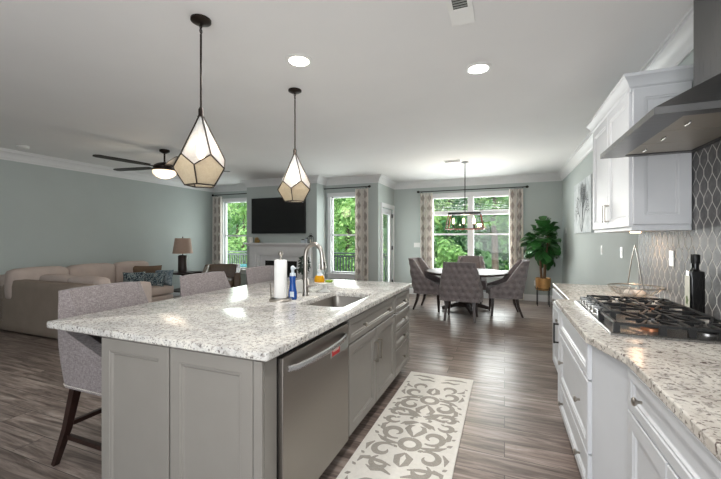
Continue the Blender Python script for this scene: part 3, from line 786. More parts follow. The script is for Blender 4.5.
c = sweep([(XR - .011, UY1), (UX, UY1), (UX, UY0), (XR - .011, UY0)], [(-o_, z) for o_, z in cp]); c.build('crown_molding', 'cabinet_white', up, smooth=30)
MB().box(UX, XR - .011, UY0, UY1, UZ1, UZ1 + .08).build('top_board', 'cabinet_white', up)
o = MB().cyl((.99, 3.55, UZ0 - .022), .035, .010, 20).build('undercabinet_light', ['lamp_lens']); tag(o, 'small round puck light under the white wall cabinet', 'light')
o.data.materials[0] = M['undercab_lens']
area('undercabinet_lamp', (1.0, 3.55, UZ0 - .03), .06, .8, (1, .62, .38))

# range hood
HX0, HX1, HY0, HY1, HZ = .628, XR - .012, 2.0, 2.985, 1.958
hd = thing('range_hood', 'stainless steel chimney range hood mounted over the gas cooktop', 'range hood', (.9, 2.5, HZ))
cy0, cy1, cxx = 2.345, 2.66, 1.02; zt = 2.235; lp = .032
c = MB()
b0 = [(HX0, HY0), (HX1, HY0), (HX1, HY1), (HX0, HY1)]; t0 = [(cxx, cy0), (HX1, cy0), (HX1, cy1), (cxx, cy1)]
ri = [(HX0 + .13, HY0 + .07), (HX1 - .03, HY0 + .07), (HX1 - .03, HY1 - .05), (HX0 + .13, HY1 - .05)]
vs = [(x, y, HZ) for x, y in ri] + [(x, y, HZ) for x, y in b0] + [(x, y, HZ + lp) for x, y in b0] + [(x, y, zt) for x, y in t0]; fs = []
for a in range(3):
    for i in range(4): j = (i + 1) % 4; fs.append((a * 4 + i, a * 4 + j, a * 4 + 4 + j, a * 4 + 4 + i))
fs.append((12, 13, 14, 15)); vs += [(x, y, HZ + .012) for x, y in ri]
for i in range(4): j = (i + 1) % 4; fs.append((i, j, 16 + j, 16 + i))
c.add(vs, fs); c.build('canopy', 'steel_hood', hd)
for k in range(3):
    ya = HY0 + .072 + k * (HY1 - HY0 - .124) / 3; yb = ya + (HY1 - HY0 - .124) / 3 - .006
    f = MB().box(HX0 + .133, HX1 - .033, ya, yb, HZ + .006, HZ + .02).build('filter', 'steel_filter', hd, bevel=.002)
    MB().tube([(HX0 + .20, (ya + yb) / 2 - .03, HZ + .004), (HX0 + .20, (ya + yb) / 2 - .03, HZ - .004), (HX0 + .20, (ya + yb) / 2 + .03, HZ - .004), (HX0 + .20, (ya + yb) / 2 + .03, HZ + .004)], .003, 6).build('latch', 'steel_dark', f)
MB().box(cxx, HX1, cy0, cy1, zt, ZC - .001).build('chimney', 'steel_hood', hd, bevel=.002)

# cooktop ---------------------------------------------------------
KX0, KX1, KY0, KY1, KZ = .485, 1.035, 2.105, 3.085, .921
ck = thing('gas_cooktop', 'stainless gas cooktop with black iron grates and five front knobs', 'cooktop', ((KX0 + KX1) / 2, (KY0 + KY1) / 2, KZ))
c = MB(); c.rings((KX0, KY0, KZ), (1, 0, 0), (0, 1, 0), (0, 0, 1), 1, 1, [(0, 0)] * 2)
c = MB(); L1, L2 = KX1 - KX0, KY1 - KY0
vs = []
for ins, z in ((0, 0), (0, .008), (.006, .013), (.018, .013), (.024, .007)):
    vs += [(KX0 + ins, KY0 + ins, KZ + z), (KX1 - ins, KY0 + ins, KZ + z), (KX1 - ins, KY1 - ins, KZ + z), (KX0 + ins, KY1 - ins, KZ + z)]
fs = [(3, 2, 1, 0), (16, 17, 18, 19)] + [(r * 4 + i, r * 4 + (i + 1) % 4, r * 4 + 4 + (i + 1) % 4, r * 4 + 4 + i) for r in range(4) for i in range(4)]
c.add(vs, fs); c.build('tray', 'steel', ck)
BUR = [(.70, 2.27, .036), (.92, 2.27, .045), (.80, 2.595, .06), (.70, 2.92, .045), (.92, 2.92, .036)]
for x, y, r in BUR:
    b = MB().lathe([(r * 1.25, KZ + .007), (r * 1.2, KZ + .018), (r * .95, KZ + .022)], (x, y, 0), 24).build('burner', 'brass_burner' if r < .04 else 'steel', ck, smooth=True)
    MB().lathe([(r * .95, KZ + .022), (r, KZ + .027), (r * .9, KZ + .033), (.001, KZ + .034)], (x, y, 0), 24).build('burner_cap', 'burner_cap', b, smooth=True)
gz = KZ + .056; gx0, gx1 = .575, 1.02
for ya, yb in ((2.125, 2.435), (2.445, 2.745), (2.755, 3.065)):
    g = MB(); w = .011; ym = (ya + yb) / 2
    def gb(p, q, ww=.013): g.bar((*p, gz), (*q, gz), ww)
    x0g = gx0 if ya > 2.3 else .545
    if ya < 2.2: x0g = .515
    gb((x0g, ya), (gx1, ya)); gb((x0g, yb), (gx1, yb)); gb((x0g, ya), (x0g, yb)); gb((gx1, ya), (gx1, yb))
    xm = (x0g + gx1) / 2
    bs = [b for b in BUR if ya < b[1] < yb]
    if len(bs) == 2: gb((.81, ya), (.81, yb))
    for bxx, byy, br_ in bs:
        for dx, dy in ((1, 0), (-1, 0), (0, 1), (0, -1)):
            s_ = (bxx + dx * .022, byy + dy * .022)
            e_ = (bxx + dx * (.11 if len(bs) == 2 else .2), byy) if dx else (bxx, yb if dy > 0 else ya)
            if dx: e_ = (max(x0g, min(gx1, e_[0])), byy)
            gb(s_, e_, .012)
        for dx, dy in ((1, 1), (-1, 1), (1, -1), (-1, -1)): gb((bxx + dx * .03, byy + dy * .03), (bxx + dx * .085, byy + dy * (.15 if dy else 0)), .011)
    for xx in (x0g, .70, .81, .92, gx1):
        for yy in (ya, yb): g.prism([(xx - .014, yy - .009), (xx + .014, yy - .009), (xx + .014, yy + .009), (xx - .014, yy + .009)], KZ + .008 if (yy > KY0) else KZ, gz + .004)
    g.build('grate', 'black_iron', ck)
for i in range(5):
    y = 2.60 + i * .098
    c = MB(); c.lathe([(.031, KZ + .007), (.030, KZ + .013), (.026, KZ + .016), (.024, KZ + .042), (.020, KZ + .046)], (.533, y, 0), 20); c.box(.505, .561, y - .008, y + .008, KZ + .03, KZ + .056)
    c.build('knob', 'steel_bright', ck, smooth=40)

# ------------------------------------------------------------------ seats (shared shell)
def shell(w, dep, th, z0, zback, zarm, zfront, lean, flare, bf=.30, sq=4.5, tuft=0, ns=72, nz=22, wt=None, rc_=.13, drop=.42, wrap=.9):
    """U shaped upholstered shell, open towards +x; returns a mesh builder"""
    mb = MB(); hw = w / 2; hd = dep
    pts = []
    R = min(rc_, hw * .5)
    segs = []
    L = (hd - R) * 2 + PI * R / 2 * 2 + (2 * hw - 2 * R)
    def plan(s):
        d = (s + 1) / 2 * L; a = hd - R
        if d < a: return (dep * .5 - d, -hw), (0, -1), 0
        d -= a
        if d < PI * R / 2:
            t = d / R; return (-dep * .5 + R - R * math.sin(t), -hw + R - R * math.cos(t)), (-math.sin(t), -math.cos(t)), t / (PI / 2)
        d -= PI * R / 2
        if d < 2 * hw - 2 * R: return (-dep * .5, -hw + R + d), (-1, 0), 1
        d -= 2 * hw - 2 * R
        if d < PI * R / 2:
            t = d / R; return (-dep * .5 + R - R * math.cos(t), hw - R + R * math.sin(t)), (-math.cos(t), math.sin(t)), 1 - t / (PI / 2)
        d -= PI * R / 2
        return (-dep * .5 + R + d, hw), (0, 1), 0
    half = (2 * hw - 2 * R) / L + (PI * R / 2 * wrap) / L * 2      # |s| of back corner
    vs = []; ring = 2 * (nz + 1)
    buttons = []
    if tuft:
        rows = 6
        for r_ in range(rows):
            zz = z0 + .06 + (zback - .08 - z0 - .06) * r_ / (rows - 1)
            for q in range(-9, 10):
                buttons.append(((q + (.5 if r_ % 2 else 0)) * .125, zz))
    for i in range(ns + 1):
        s = -1 + 2 * i / ns; (px, py), (nx_, ny_), cb = plan(s)
        a = abs(s)
        if a < half: top = zback - .012 * (a / half) ** 4
        else:
            t = (a - half) / (1 - half); ts = t * t * (3 - 2 * t)
            top = zarm + (zback - zarm) * max(0, 1 - t / drop) ** bf if t < drop else zarm + (zfront - zarm) * ((t - drop) / (1 - drop))
        for jj in range(nz + 1):
            z = z0 + (top - z0) * jj / nz
            k = (z - z0) / (zback - z0)
            inward = flare * k ** 1.0 * (1 if wt is None else 1)
            bx_ = px - lean * k ** 1.4; by_ = py * (1 - inward)
            bow = .02 * math.sin(PI * min(1, k * 1.1))
            off = bow
            if tuft:
                arc = s * L / 2; dm = 0
                best = min((math.hypot(arc - b[0], z - b[1]) for b in buttons if abs(b[1] - z) < .12), default=.1)
                off += tuft * (min(best, .065) / .065) ** .5 - tuft * .6
            vs.append((bx_ + nx_ * off, by_ + ny_ * off, z))
        for jj in range(nz, -1, -1):
            z = z0 + (top - z0) * jj / nz; k = (z - z0) / (zback - z0)
            bx_ = px - lean * k ** 1.4; by_ = py * (1 - flare * k)
            edge = th * (1 - .25 * (jj / nz) ** 6)
            zz = z
            vs.append((bx_ - nx_ * edge, by_ - ny_ * edge, zz - .0))
    fs = []
    for i in range(ns):
        for k in range(ring): j = (k + 1) % ring; fs.append((i * ring + k, (i + 1) * ring + k, (i + 1) * ring + j, i * ring + j))
    fs.append(tuple(range(ring))); fs.append(tuple(ns * ring + k for k in range(ring))[::-1])
    mb.add(vs, fs); mb.buttons = []
    for arc, z in buttons:
        s = arc * 2 / L
        if abs(s) > .62 or z > zback - .03: continue
        (px, py), (nx_, ny_), cb = plan(s); k = (z - z0) / (zback - z0); a = abs(s)
        if a > half and z > zarm - .06: continue
        o_ = .02 * math.sin(PI * min(1, k * 1.1)) - tuft * .6
        mb.buttons.append((px - lean * k ** 1.4 + nx_ * (o_ + .003), py * (1 - flare * k) + ny_ * (o_ + .003), z))
    return mb, plan, L

def soften(o, w=.012):
    b = o.modifiers.new('bevel', 'BEVEL'); b.width = w; b.segments = 3; b.limit_method = 'ANGLE'; b.angle_limit = math.radians(50)

def make_stool(label):
    t = thing('counter_stool', label, 'stool', (0, 0, 0), group='counter stools along the island')
    mb, plan, L = shell(.58, .50, .075, .485, 1.075, .86, .70, .07, .0, bf=.8, ns=110, rc_=.07, drop=.10, wrap=.5)
    o = mb.build('backrest', 'stool_tweed', t, smooth=50, world=False); soften(o, .014)
    c = MB(); c.rbox((.02, 0, .565), (.46, .46, .17), .05, 8, .01); c.build('seat', 'stool_tweed', t, smooth='all', world=False)
    c = MB()
    for i in range(0, 97):
        s = -1 + 2 * i / 96; (px, py), (nx_, ny_), _ = plan(s); c.lathe([(.006, 0), (.0045, .003), (.0005, .0045)], (px + nx_ * .002, py + ny_ * .002, .50), 5)
    c.build('nailhead_trim', 'nickel', t, world=False)
    for sx in (-1, 1):
        for sy in (-1, 1):
            topp = (-.175 if sx < 0 else .19, sy * .235, .50); ft = (-.275 if sx < 0 else .22, sy * .30, 0)
            m_ = tuple((topp[k] * .45 + ft[k] * .55) for k in range(3)); m_ = (m_[0] + (.02 if sx < 0 else 0), m_[1], m_[2])
            MB().tube([topp, m_, ft], [.033, .027, .021], 4).build('leg', 'dark_wood', t, world=False)
    for a, b in (((-.205, -.262, .17), (.212, -.262, .17)), ((-.205, .262, .17), (.212, .262, .17)), ((-.19, -.25, .255), (-.19, .25, .255)), ((.207, -.25, .215), (.207, .25, .215))):
        MB().bar(a, b, .026).build('stretcher', 'dark_wood', t, world=False)
    return t
s1 = make_stool('grey tweed counter stool nearest the camera, its dark wooden leg visible')
s2 = copy_tree(s1); s2['label'] = 'middle of the three grey tweed counter stools along the island'
s3 = copy_tree(s1); s3['label'] = 'farthest grey tweed counter stool, left of the paper towel roll'
for s_, y, rz in ((s1, 1.655, 0), (s2, 2.56, .02), (s3, 3.41, .03)): s_.location = (-2.30, y, 0); s_.rotation_euler = (0, 0, rz)

def make_chair(label):
    t = thing('dining_chair', label, 'chair', (0, 0, 0), group='tufted chairs around the dining table')
    mb, plan, L = shell(.68, .56, .07, .335, 1.0, .63, .52, .13, .27, bf=1.0, tuft=.045, ns=150, nz=44)
    o = mb.build('backrest', 'chair_tweed', t, smooth=60, world=False); soften(o, .012)
    c = MB()
    for b_ in mb.buttons: c.rbox(b_, (.028, .028, .028), .013, 4)
    c.build('tufting_buttons', 'shaded_button_fabric', o, smooth='all', world=False)
    c = MB(); c.rbox((.02, 0, .425), (.50, .49, .16), .05, 8, .012); c.build('seat', 'chair_tweed', t, smooth='all', world=False)
    for sx in (-1, 1):
        for sy in (-1, 1):
            topp = (-.19 if sx < 0 else .20, sy * .22, .36); ft = (-.29 if sx < 0 else .22, sy * .245, 0)
            m_ = tuple((topp[k] + ft[k]) / 2 for k in range(3)); m_ = (m_[0] + (.02 if sx < 0 else 0), m_[1], m_[2])
            MB().tube([topp, m_, ft], [.038, .031, .022], 4).build('leg', 'dark_wood', t, world=False)
    return t
TC = (-.70, 7.22)
c1 = make_chair('grey tufted dining chair with its back to the kitchen')
c2 = copy_tree(c1); c2['label'] = 'grey tufted dining chair at the left of the round table'
c3 = copy_tree(c1); c3['label'] = 'grey tufted dining chair at the right of the round table'
c4 = copy_tree(c1); c4['label'] = 'grey tufted dining chair on the window side of the table'
for s_, x, y, rz in ((c1, -.70, 6.47, PI / 2), (c2, -1.34, 7.12, -.12), (c3, -.02, 7.12, PI + .12), (c4, -.70, 8.05, -PI / 2)): s_.location = (x, y, 0); s_.rotation_euler = (0, 0, rz)

# dining table
tb = thing('dining_table', 'round dark wood pedestal table in front of the dining window', 'table', (*TC, 0))
MB().lathe([(.70, .715), (.755, .722), (.77, .735), (.77, .75), (.76, .758), (.74, .76)], (*TC, 0), 64).build('tabletop', 'table_wood', tb, smooth=30)
MB().lathe([(.16, .09), (.17, .13), (.11, .2), (.085, .3), (.10, .42), (.13, .52), (.10, .6), (.14, .66), (.3, .714)], (*TC, 0), 24).build('pedestal', 'table_wood', tb, smooth=40)
for k in range(4):
    a = k * PI / 2 + .35; dx, dy = math.cos(a), math.sin(a)
    MB().tube([(TC[0] + dx * .06, TC[1] + dy * .06, .14), (TC[0] + dx * .25, TC[1] + dy * .25, .10), (TC[0] + dx * .45, TC[1] + dy * .45, .04)], [.06, .05, .045], 4).build('foot', 'table_wood', tb)
o = MB().lathe([(.03, .7605), (.036, .775), (.03, .80), (.033, .825), (.0, .826)], (-.52, 7.0, 0), 16).build('sugar_bowl', 'white_plastic', smooth=True); tag(o, 'small white lidded pot on the round dining table', 'pot')

# ------------------------------------------------------------------ curtains and rods
def curtain(x0, x1, z0, z1, y, label, seed, group='patterned curtain panels'):
    mb = MB(); n = 64; m = 14; w = x1 - x0; vs = []; uv = []; fs = []
    for side in (0, 1):
        for j in range(m + 1):
            z = z0 + (z1 - z0) * j / m
            for i in range(n + 1):
                u = i / n; fold = math.sin(u * 2 * PI * 4.5 + seed) * .038 * (1 - .25 * j / m) + math.sin(u * 23 + seed * 2) * .006
                sx = x0 + w * u + (1 - j / m) * .015 * math.sin(seed + u * 6)
                vs.append((sx, y + fold + side * .0035, z)); uv.append((u, j / m))
    q = (m + 1) * (n + 1)
    for j in range(m):
        for i in range(n):
            a = j * (n + 1) + i; fs.append((a, a + 1, a + n + 2, a + n + 1)); fs.append((q + a, q + a + n + 1, q + a + n + 2, q + a + 1))
    for j in range(m):
        for i in (0, n): a = j * (n + 1) + i; fs.append((a, a + n + 1, q + a + n + 1, q + a))
    for i in range(n):
        for j in (0, m): a = j * (n + 1) + i; fs.append((a, a + 1, q + a + 1, q + a))
    mb.add(vs, fs, uv); o = mb.build('curtain', 'curtain', smooth=60); tag(o, label, 'curtain', group)
YR = YB - .10; YR2 = YL - .10
curtain(-1.94, -1.62, .02, 2.50, YR, 'cream and taupe curtain panel left of the dining window', 1)
curtain(.09, .385, .02, 2.50, YR, 'cream and taupe curtain panel right of the dining window', 2.2)
curtain(-3.14, -2.82, .02, 2.51, YR2, 'cream and taupe curtain panel right of the living room window near the door', 3.1)
curtain(-7.29, -6.99, .02, 2.51, YR2, 'cream and taupe curtain panel by the left living room corner', 4)
def rod(x0, x1, z, y, yw, label):
    t = thing('curtain_rod', label, 'curtain rod', ((x0 + x1) / 2, y, z), group='black curtain rods')
    MB().tube([(x0, y, z), (x1, y, z)], .011, 10).build('pole', 'black_metal', t, smooth=True)
    for x, s_ in ((x0, -1), (x1, 1)):
        MB().lathe([(.011, 0), (.018, .01 * s_), (.03, .03 * s_), (.03, .045 * s_), (.016, .065 * s_), (.002, .07 * s_)], (x, y, z), 14, 'x').build('finial', 'black_metal', t, smooth=True)
        MB().tube([(x - s_ * .05, yw - .001, z - .02), (x - s_ * .05, y, z - .02), (x - s_ * .05, y, z)], .007, 6).build('bracket', 'black_metal', t)
rod(-1.94, .43, 2.535, YR, YB, 'long black curtain rod over the dining window')
rod(-4.02, -2.83, 2.55, YR2, YL, 'black curtain rod over the window right of the fireplace')
rod(-7.26, -5.95, 2.55, YR2, YL, 'black curtain rod over the window left of the fireplace')

# ------------------------------------------------------------------ fireplace wall
fp = thing('fireplace', 'white mantel fireplace with stepped surround and dark firebox', 'fireplace', (-4.92, by, 0))
c = MB(); f0, f1 = -5.69, -4.03; e = by - .001
c.box(f0, f0 + .20, e - .14, e, 0, 1.05); c.box(f1 - .20, f1, e - .14, e, 0, 1.05); c.box(f0, f1, e - .14, e, 1.05, 1.20)
c.box(f0 + .03, f0 + .17, e - .15, e - .14, .2, 1.0); c.box(f1 - .17, f1 - .03, e - .15, e - .14, .2, 1.0)
c.build('surround', 'trim_white', fp, bevel=.004)
c = MB(); c.box(f0 + .20, f0 + .27, e - .11, e, 0, .985); c.box(f1 - .27, f1 - .20, e - .11, e, 0, .985); c.box(f0 + .20, f1 - .20, e - .11, e, .985, 1.05); c.build('inner_molding', 'trim_white', fp, bevel=.006)
c = MB(); c.box(f0 + .27, f0 + .39, e - .05, e, 0, .98); c.box(f1 - .39, f1 - .27, e - .05, e, 0, .98); c.box(f0 + .39, f1 - .39, e - .05, e, .865, .98); c.build('slip', 'trim_white', fp)
MB().box(f0 + .39, f1 - .39, e - .045, e - .02, 0.0, .865).build('firebox', 'firebox', fp)
c = MB()
for i in range(7): c.box(f0 + .45 + i * .105, f0 + .455 + i * .105, e - .055, e - .046, .05, .80)
c.box(f0 + .41, f1 - .41, e - .056, e - .046, .80, .83); c.build('grate', 'black_iron', fp)
c = sweep([(f0 - .02, e), (f0 - .02, e - .13), (f1 + .02, e - .13), (f1 + .02, e)], [(0, 1.20), (-.01, 1.20), (-.03, 1.225), (-.045, 1.24), (-.05, 1.25), (0, 1.25)])
c.box(f0 - .02, f1 + .02, e - .14, e, 1.20, 1.25); c.build('bed_molding', 'trim_white', fp)
MB().box(f0 - .11, f1 + .10, e - .225, e, 1.25, 1.285).build('mantel_shelf', 'trim_white', fp, bevel=.005)
MB().box(f0 + .05, f1 - .0, e - .50, e - .152, .0005, .02).build('hearth', 'slate', fp)
# mantel items
mz = 1.286; my = by - .12
o = thing('flower_pot', 'white pot on the left end of the mantel shelf', 'pot', (-5.66, my, mz)); MB().lathe([(.045, mz), (.06, mz + .06), (.055, mz + .13), (.045, mz + .135), (.04, mz + .11)], (-5.66, my, 0), 18).build('pot', 'white_pot', o, smooth=True)
o = thing('dried_plant', 'small gold and green dried plant ball on the mantel', 'plant', (-5.48, my, mz))
c = crown_mesh(8, 260, .09, .055, .02); q = MB(); q.v = [(a - 5.48, b * .7 + my, d_ + mz + .062) for a, b, d_ in c.v]; q.f = c.f; q.mi = c.mi; q.build('foliage', 'gold_deco', o)
MB().lathe([(.03, mz), (.04, mz + .03)], (-5.48, my, 0), 12).build('dish', 'gold_deco', o)
for x, h, r, lab in ((-4.22, .07, .045, 'left small glass jar on the right end of the mantel'), (-4.12, .10, .04, 'small pale jar beside the lantern on the mantel')):
    o = thing('glass_jar', lab, 'jar', (x, my, mz)); MB().lathe([(r, mz), (r * 1.1, mz + h * .5), (r * .8, mz + h), (r * .7, mz + h * .98)], (x, my, 0), 16).build('jar', 'clear_cap', o, smooth=True)
    MB().lathe([(r * .7, mz + h), (r * .75, mz + h + .015), (.01, mz + h + .02)], (x, my, 0), 16).build('lid', 'black_metal', o)
o = thing('lantern', 'small dark metal lantern at the right end of the mantel', 'lantern', (-4.02, my, mz))
c = MB(); r = .045
for sx in (-r, r):
    for sy in (-r, r): c.bar((-4.02 + sx, my + sy, mz), (-4.02 + sx, my + sy, mz + .14), .009)
c.box(-4.02 - r - .006, -4.02 + r + .006, my - r - .006, my + r + .006, mz, mz + .012); c.lathe([(.072, mz + .14), (.02, mz + .185)], (-4.02, my, 0), 4); c.build('frame', 'black_metal', o)
MB().tube([(-4.02 + .03 * math.cos(a), my, mz + .19 + .03 * math.sin(a)) for a in [k * PI / 8 for k in range(9)]], .003, 6).build('handle', 'black_metal', o)
MB().cyl((-4.02, my, mz + .012), .02, .07, 14).build('candle', 'candle', o)
# television
tv = thing('television', 'wide black flat screen television over the fireplace', 'television', (-4.94, by, 1.93))
MB().box(-5.685, -4.195, by - .07, by - .03, 1.505, 2.352).build('casing', 'tv_bezel', tv, bevel=.003)
MB().box(-5.672, -4.208, by - .0725, by - .0705, 1.522, 2.34).build('screen', 'tv_screen', tv)
MB().box(-5.2, -4.7, by - .03, by - .001, 1.75, 2.1).build('wall_mount', 'black_metal', tv)

# ------------------------------------------------------------------ living room furniture
sf = thing('sectional_sofa', 'large beige sectional sofa in front of the grey green left wall', 'sofa', (-6.2, 4.0, 0))
c = MB(); c.rbox((-6.11, 3.08, .40), (2.48, .20, .76), .04, 8); c.build('backrest', 'sofa_back_shaded', sf, smooth='all', label='outer back facing the kitchen, taupe from shade painted into its colour')
c = MB(); c.rbox((-6.99, 4.07, .46), (.22, 2.18, .80), .05, 8); c.build('backrest', 'sofa_fabric', sf, smooth='all')
c = MB(); c.rbox((-5.98, 3.55, .19), (2.2, .78, .24), .03, 6); c.rbox((-6.45, 4.52, .19), (.9, 1.28, .24), .03, 6); c.build('base', 'sofa_fabric', sf, smooth='all')
c = MB(); c.rbox((-4.99, 3.42, .41), (.20, .86, .70), .07, 8); c.build('arm', 'sofa_fabric', sf, smooth='all')
for k in range(2): MB().rbox((-5.45 - k * .72, 3.58, .40), (.71, .70, .18), .05, 8, .015).build('seat_cushion', 'sofa_fabric', sf, smooth='all')
MB().rbox((-6.42, 4.28, .40), (.84, .66, .18), .05, 8, .015).build('seat_cushion', 'sofa_fabric', sf, smooth='all')
MB().rbox((-6.42, 4.90, .40), (.84, .56, .18), .05, 8, .015).build('seat_cushion', 'sofa_fabric', sf, smooth='all')
for k, (x, w_) in enumerate(((-5.44, .70), (-6.13, .66))): MB().rbox((x, 3.27, .65), (w_, .20, .40), .06, 8, .015).build('back_cushion', 'sofa_fabric', sf, smooth='all')
for y, w_ in ((3.35, .76), (4.12, .76), (4.85, .66)): MB().rbox((-6.79, y, .70), (.22, w_, .46), .07, 8, .02).build('back_cushion', 'sofa_fabric', sf, smooth='all')
for x, y in ((-7.0, 3.1), (-5.0, 3.1), (-5.0, 3.8), (-7.0, 5.05), (-6.1, 5.05)): MB().lathe([(.02, 0), (.03, .08)], (x, y, 0), 10).build('foot', 'dark_wood', sf)
def cushion(name, mat, loc, size, rot, label, grp='throw pillows at the end of the sofa'):
    t = Matrix.Rotation(rot[2], 3, 'Z') @ Matrix.Rotation(rot[1], 3, 'Y') @ Matrix.Rotation(rot[0], 3, 'X')
    mb = MB(); n = 14; w, h, d_ = size; vs = []; fs = []
    for side in (1, -1):
        for j in range(n + 1):
            for i in range(n + 1):
                u, v = i / n * 2 - 1, j / n * 2 - 1
                k = max(0, (1 - u ** 4) * (1 - v ** 4)) ** .5
                pin = 1 - .07 * (1 - abs(u) ** 2) * 1 if abs(v) > .0 else 1
                x = u * w / 2 * (1 - .08 * (1 - v * v)); z = v * h / 2 * (1 - .08 * (1 - u * u))
                vs.append(tuple(Vector(loc) + t @ Vector((x, side * (k * d_ / 2 + .004), z))))
    q = (n + 1) ** 2
    for s_ in (0, 1):
        for j in range(n):
            for i in range(n): a = s_ * q + j * (n + 1) + i; fs.append((a, a + 1, a + n + 2, a + n + 1))
    edge = [(i, i + 1) for i in range(n)] + [(n + j * (n + 1), n + (j + 1) * (n + 1)) for j in range(n)] + [(q - 1 - i, q - 2 - i) for i in range(n)] + [((n - j) * (n + 1), (n - j - 1) * (n + 1)) for j in range(n)]
    for a, b in edge: fs.append((a, b, b + q, a + q))
    mb.add(vs, fs); o = mb.build(name, mat, smooth=60); tag(o, label, 'pillow', grp); return o
cushion('throw_pillow', 'brown_pillow', (-6.52, 4.98, .67), (.58, .40, .15), (.18, 0, .55), 'plain brown throw pillow standing behind the patterned ones')
cushion('throw_pillow', 'pillow', (-6.28, 4.86, .60), (.56, .30, .14), (-.35, 0, .45), 'dark patterned throw pillow in front of the plain brown pillow')
cushion('throw_pillow', 'pillow', (-6.30, 4.56, .615), (.36, .34, .14), (-.35, 0, .9), 'dark patterned throw pillow at the left of the pillow pile')
cushion('throw_pillow', 'pillow_blue', (-6.16, 5.06, .625), (.38, .32, .13), (-.2, 0, .3), 'blue grey throw pillow at the right of the pillow pile')
et = thing('end_table', 'dark wood end table holding the lamp beside the sofa', 'table', (-6.95, 6.2, 0))
MB().box(-7.25, -6.62, 5.92, 6.5, .575, .612).build('tabletop', 'dark_wood', et, bevel=.004)
for sx in (-7.2, -6.67):
    for sy in (5.97, 6.45): MB().box(sx - .02, sx + .02, sy - .02, sy + .02, 0, .575).build('leg', 'dark_wood', et)
MB().box(-7.22, -6.65, 5.95, 6.47, .18, .2).build('shelf', 'dark_wood', et)
lm = thing('table_lamp', 'table lamp with dark cylindrical base and burlap shade', 'lamp', (-6.9, 6.17, .612))
MB().lathe([(.105, .613), (.11, .625), (.10, .635), (.10, .98), (.085, 1.0), (.03, 1.005)], (-6.9, 6.17, 0), 24).build('base', 'dark_wood', lm, smooth=True)
MB().lathe([(.012, 1.0), (.012, 1.06), (.02, 1.07), (.006, 1.08), (.006, 1.405), (.014, 1.415), (.004, 1.435)], (-6.9, 6.17, 0), 12).build('stem', 'bronze', lm, smooth=True)
c = MB(); c.lathe([(.215, 1.045), (.165, 1.395), (.161, 1.395), (.211, 1.045), (.215, 1.045)], (-6.9, 6.17, 0), 4 * 8, cap=False); c.build('lamp_shade', 'lamp_shade', lm, smooth=40)
ac = thing('club_chair', 'brown leather barrel club chair near the left window', 'chair', (-6.15, 6.60, 0), .0)
mb, plan, L = shell(.80, .72, .12, .12, .77, .68, .60, .05, .0, bf=1.0); ac.rotation_euler = (0, 0, -.9)
o = mb.build('backrest', 'leather_brown', ac, smooth=50, world=False); soften(o, .03)
MB().rbox((.05, 0, .33), (.58, .55, .24), .06, 8, .02).build('seat', 'leather_brown', ac, smooth='all', world=False)
for sx in (-.25, .25):
    for sy in (-.3, .3): MB().lathe([(.018, 0), (.026, .13)], (sx, sy, 0), 8).build('leg', 'dark_wood', ac, world=False)

# ------------------------------------------------------------------ ceiling fixtures
for cx_, cy_, lab in ((-1.50, 2.44, 'round recessed ceiling light above the island, between the pendants'), (-.20, 3.10, 'round recessed ceiling light near the wall cabinet')):
    t = thing('recessed_light', lab, 'ceiling light', (cx_, cy_, ZC), group='recessed ceiling lights')
    MB().lathe([(.105, ZC - .001), (.105, ZC - .006), (.09, ZC - .012), (.078, ZC - .012), (.075, ZC - .003)], (cx_, cy_, 0), 40).build('trim_ring', 'white_plastic', t, smooth=30)
    MB().lathe([(.076, ZC - .0125), (.06, ZC - .016), (.001, ZC - .018)], (cx_, cy_, 0), 32).build('lens', 'lamp_lens', t, smooth=True)
vt = thing('ceiling_vent', 'white rectangular air register on the kitchen ceiling', 'vent', (-.235, 2.22, ZC))
c = MB(); x0, x1, y0, y1 = -.32, -.175, 2.02, 2.42
for a in ((x0, x1, y0, y0 + .03), (x0, x1, y1 - .17, y1), (x0, x0 + .03, y0 + .03, y1 - .17), (x1 - .03, x1, y0 + .03, y1 - .17)): c.box(*a, ZC - .010, ZC - .001)
c.build('frame', 'white_plastic', vt, bevel=.002)
MB().box(x0 + .03, x1 - .03, y0 + .03, y1 - .17, ZC - .004, ZC - .001).build('opening', 'shadow_gap', vt)
c = MB()
for k in range(8):
    y = y0 + .04 + k * .024; c.bar((x0 + .03, y, ZC - .007), (x1 - .03, y, ZC - .007), .006)
c.build('louvers', 'grey_magnet', vt)
vt = thing('ceiling_vent', 'thin slotted air register on the ceiling beside the dining chandelier', 'vent', (-.86, 6.66, ZC))
MB().box(-1.03, -.72, 6.60, 6.72, ZC - .012, ZC - .001).build('frame', 'white_plastic', vt, bevel=.003)
c = MB()
for k in range(4): c.box(-1.01, -.74, 6.617 + k * .026, 6.629 + k * .026, ZC - .0135, ZC - .0122)
c.build('louvers', 'shadow_gap', vt)
sd = thing('smoke_detector', 'round white smoke detector on the ceiling at the far left', 'smoke detector', (-6.8, 3.16, ZC))
MB().lathe([(.075, ZC - .001), (.075, ZC - .015), (.062, ZC - .034), (.02, ZC - .038)], (-6.8, 3.16, 0), 28).build('housing', 'white_plastic', sd, smooth=True)
sd = thing('smoke_detector', 'small round white ceiling detector near the left living room window', 'smoke detector', (-5.55, 5.55, ZC))
MB().lathe([(.07, ZC - .001), (.07, ZC - .015), (.05, ZC - .03)], (-5.55, 5.55, 0), 24).build('housing', 'white_plastic', sd, smooth=True)

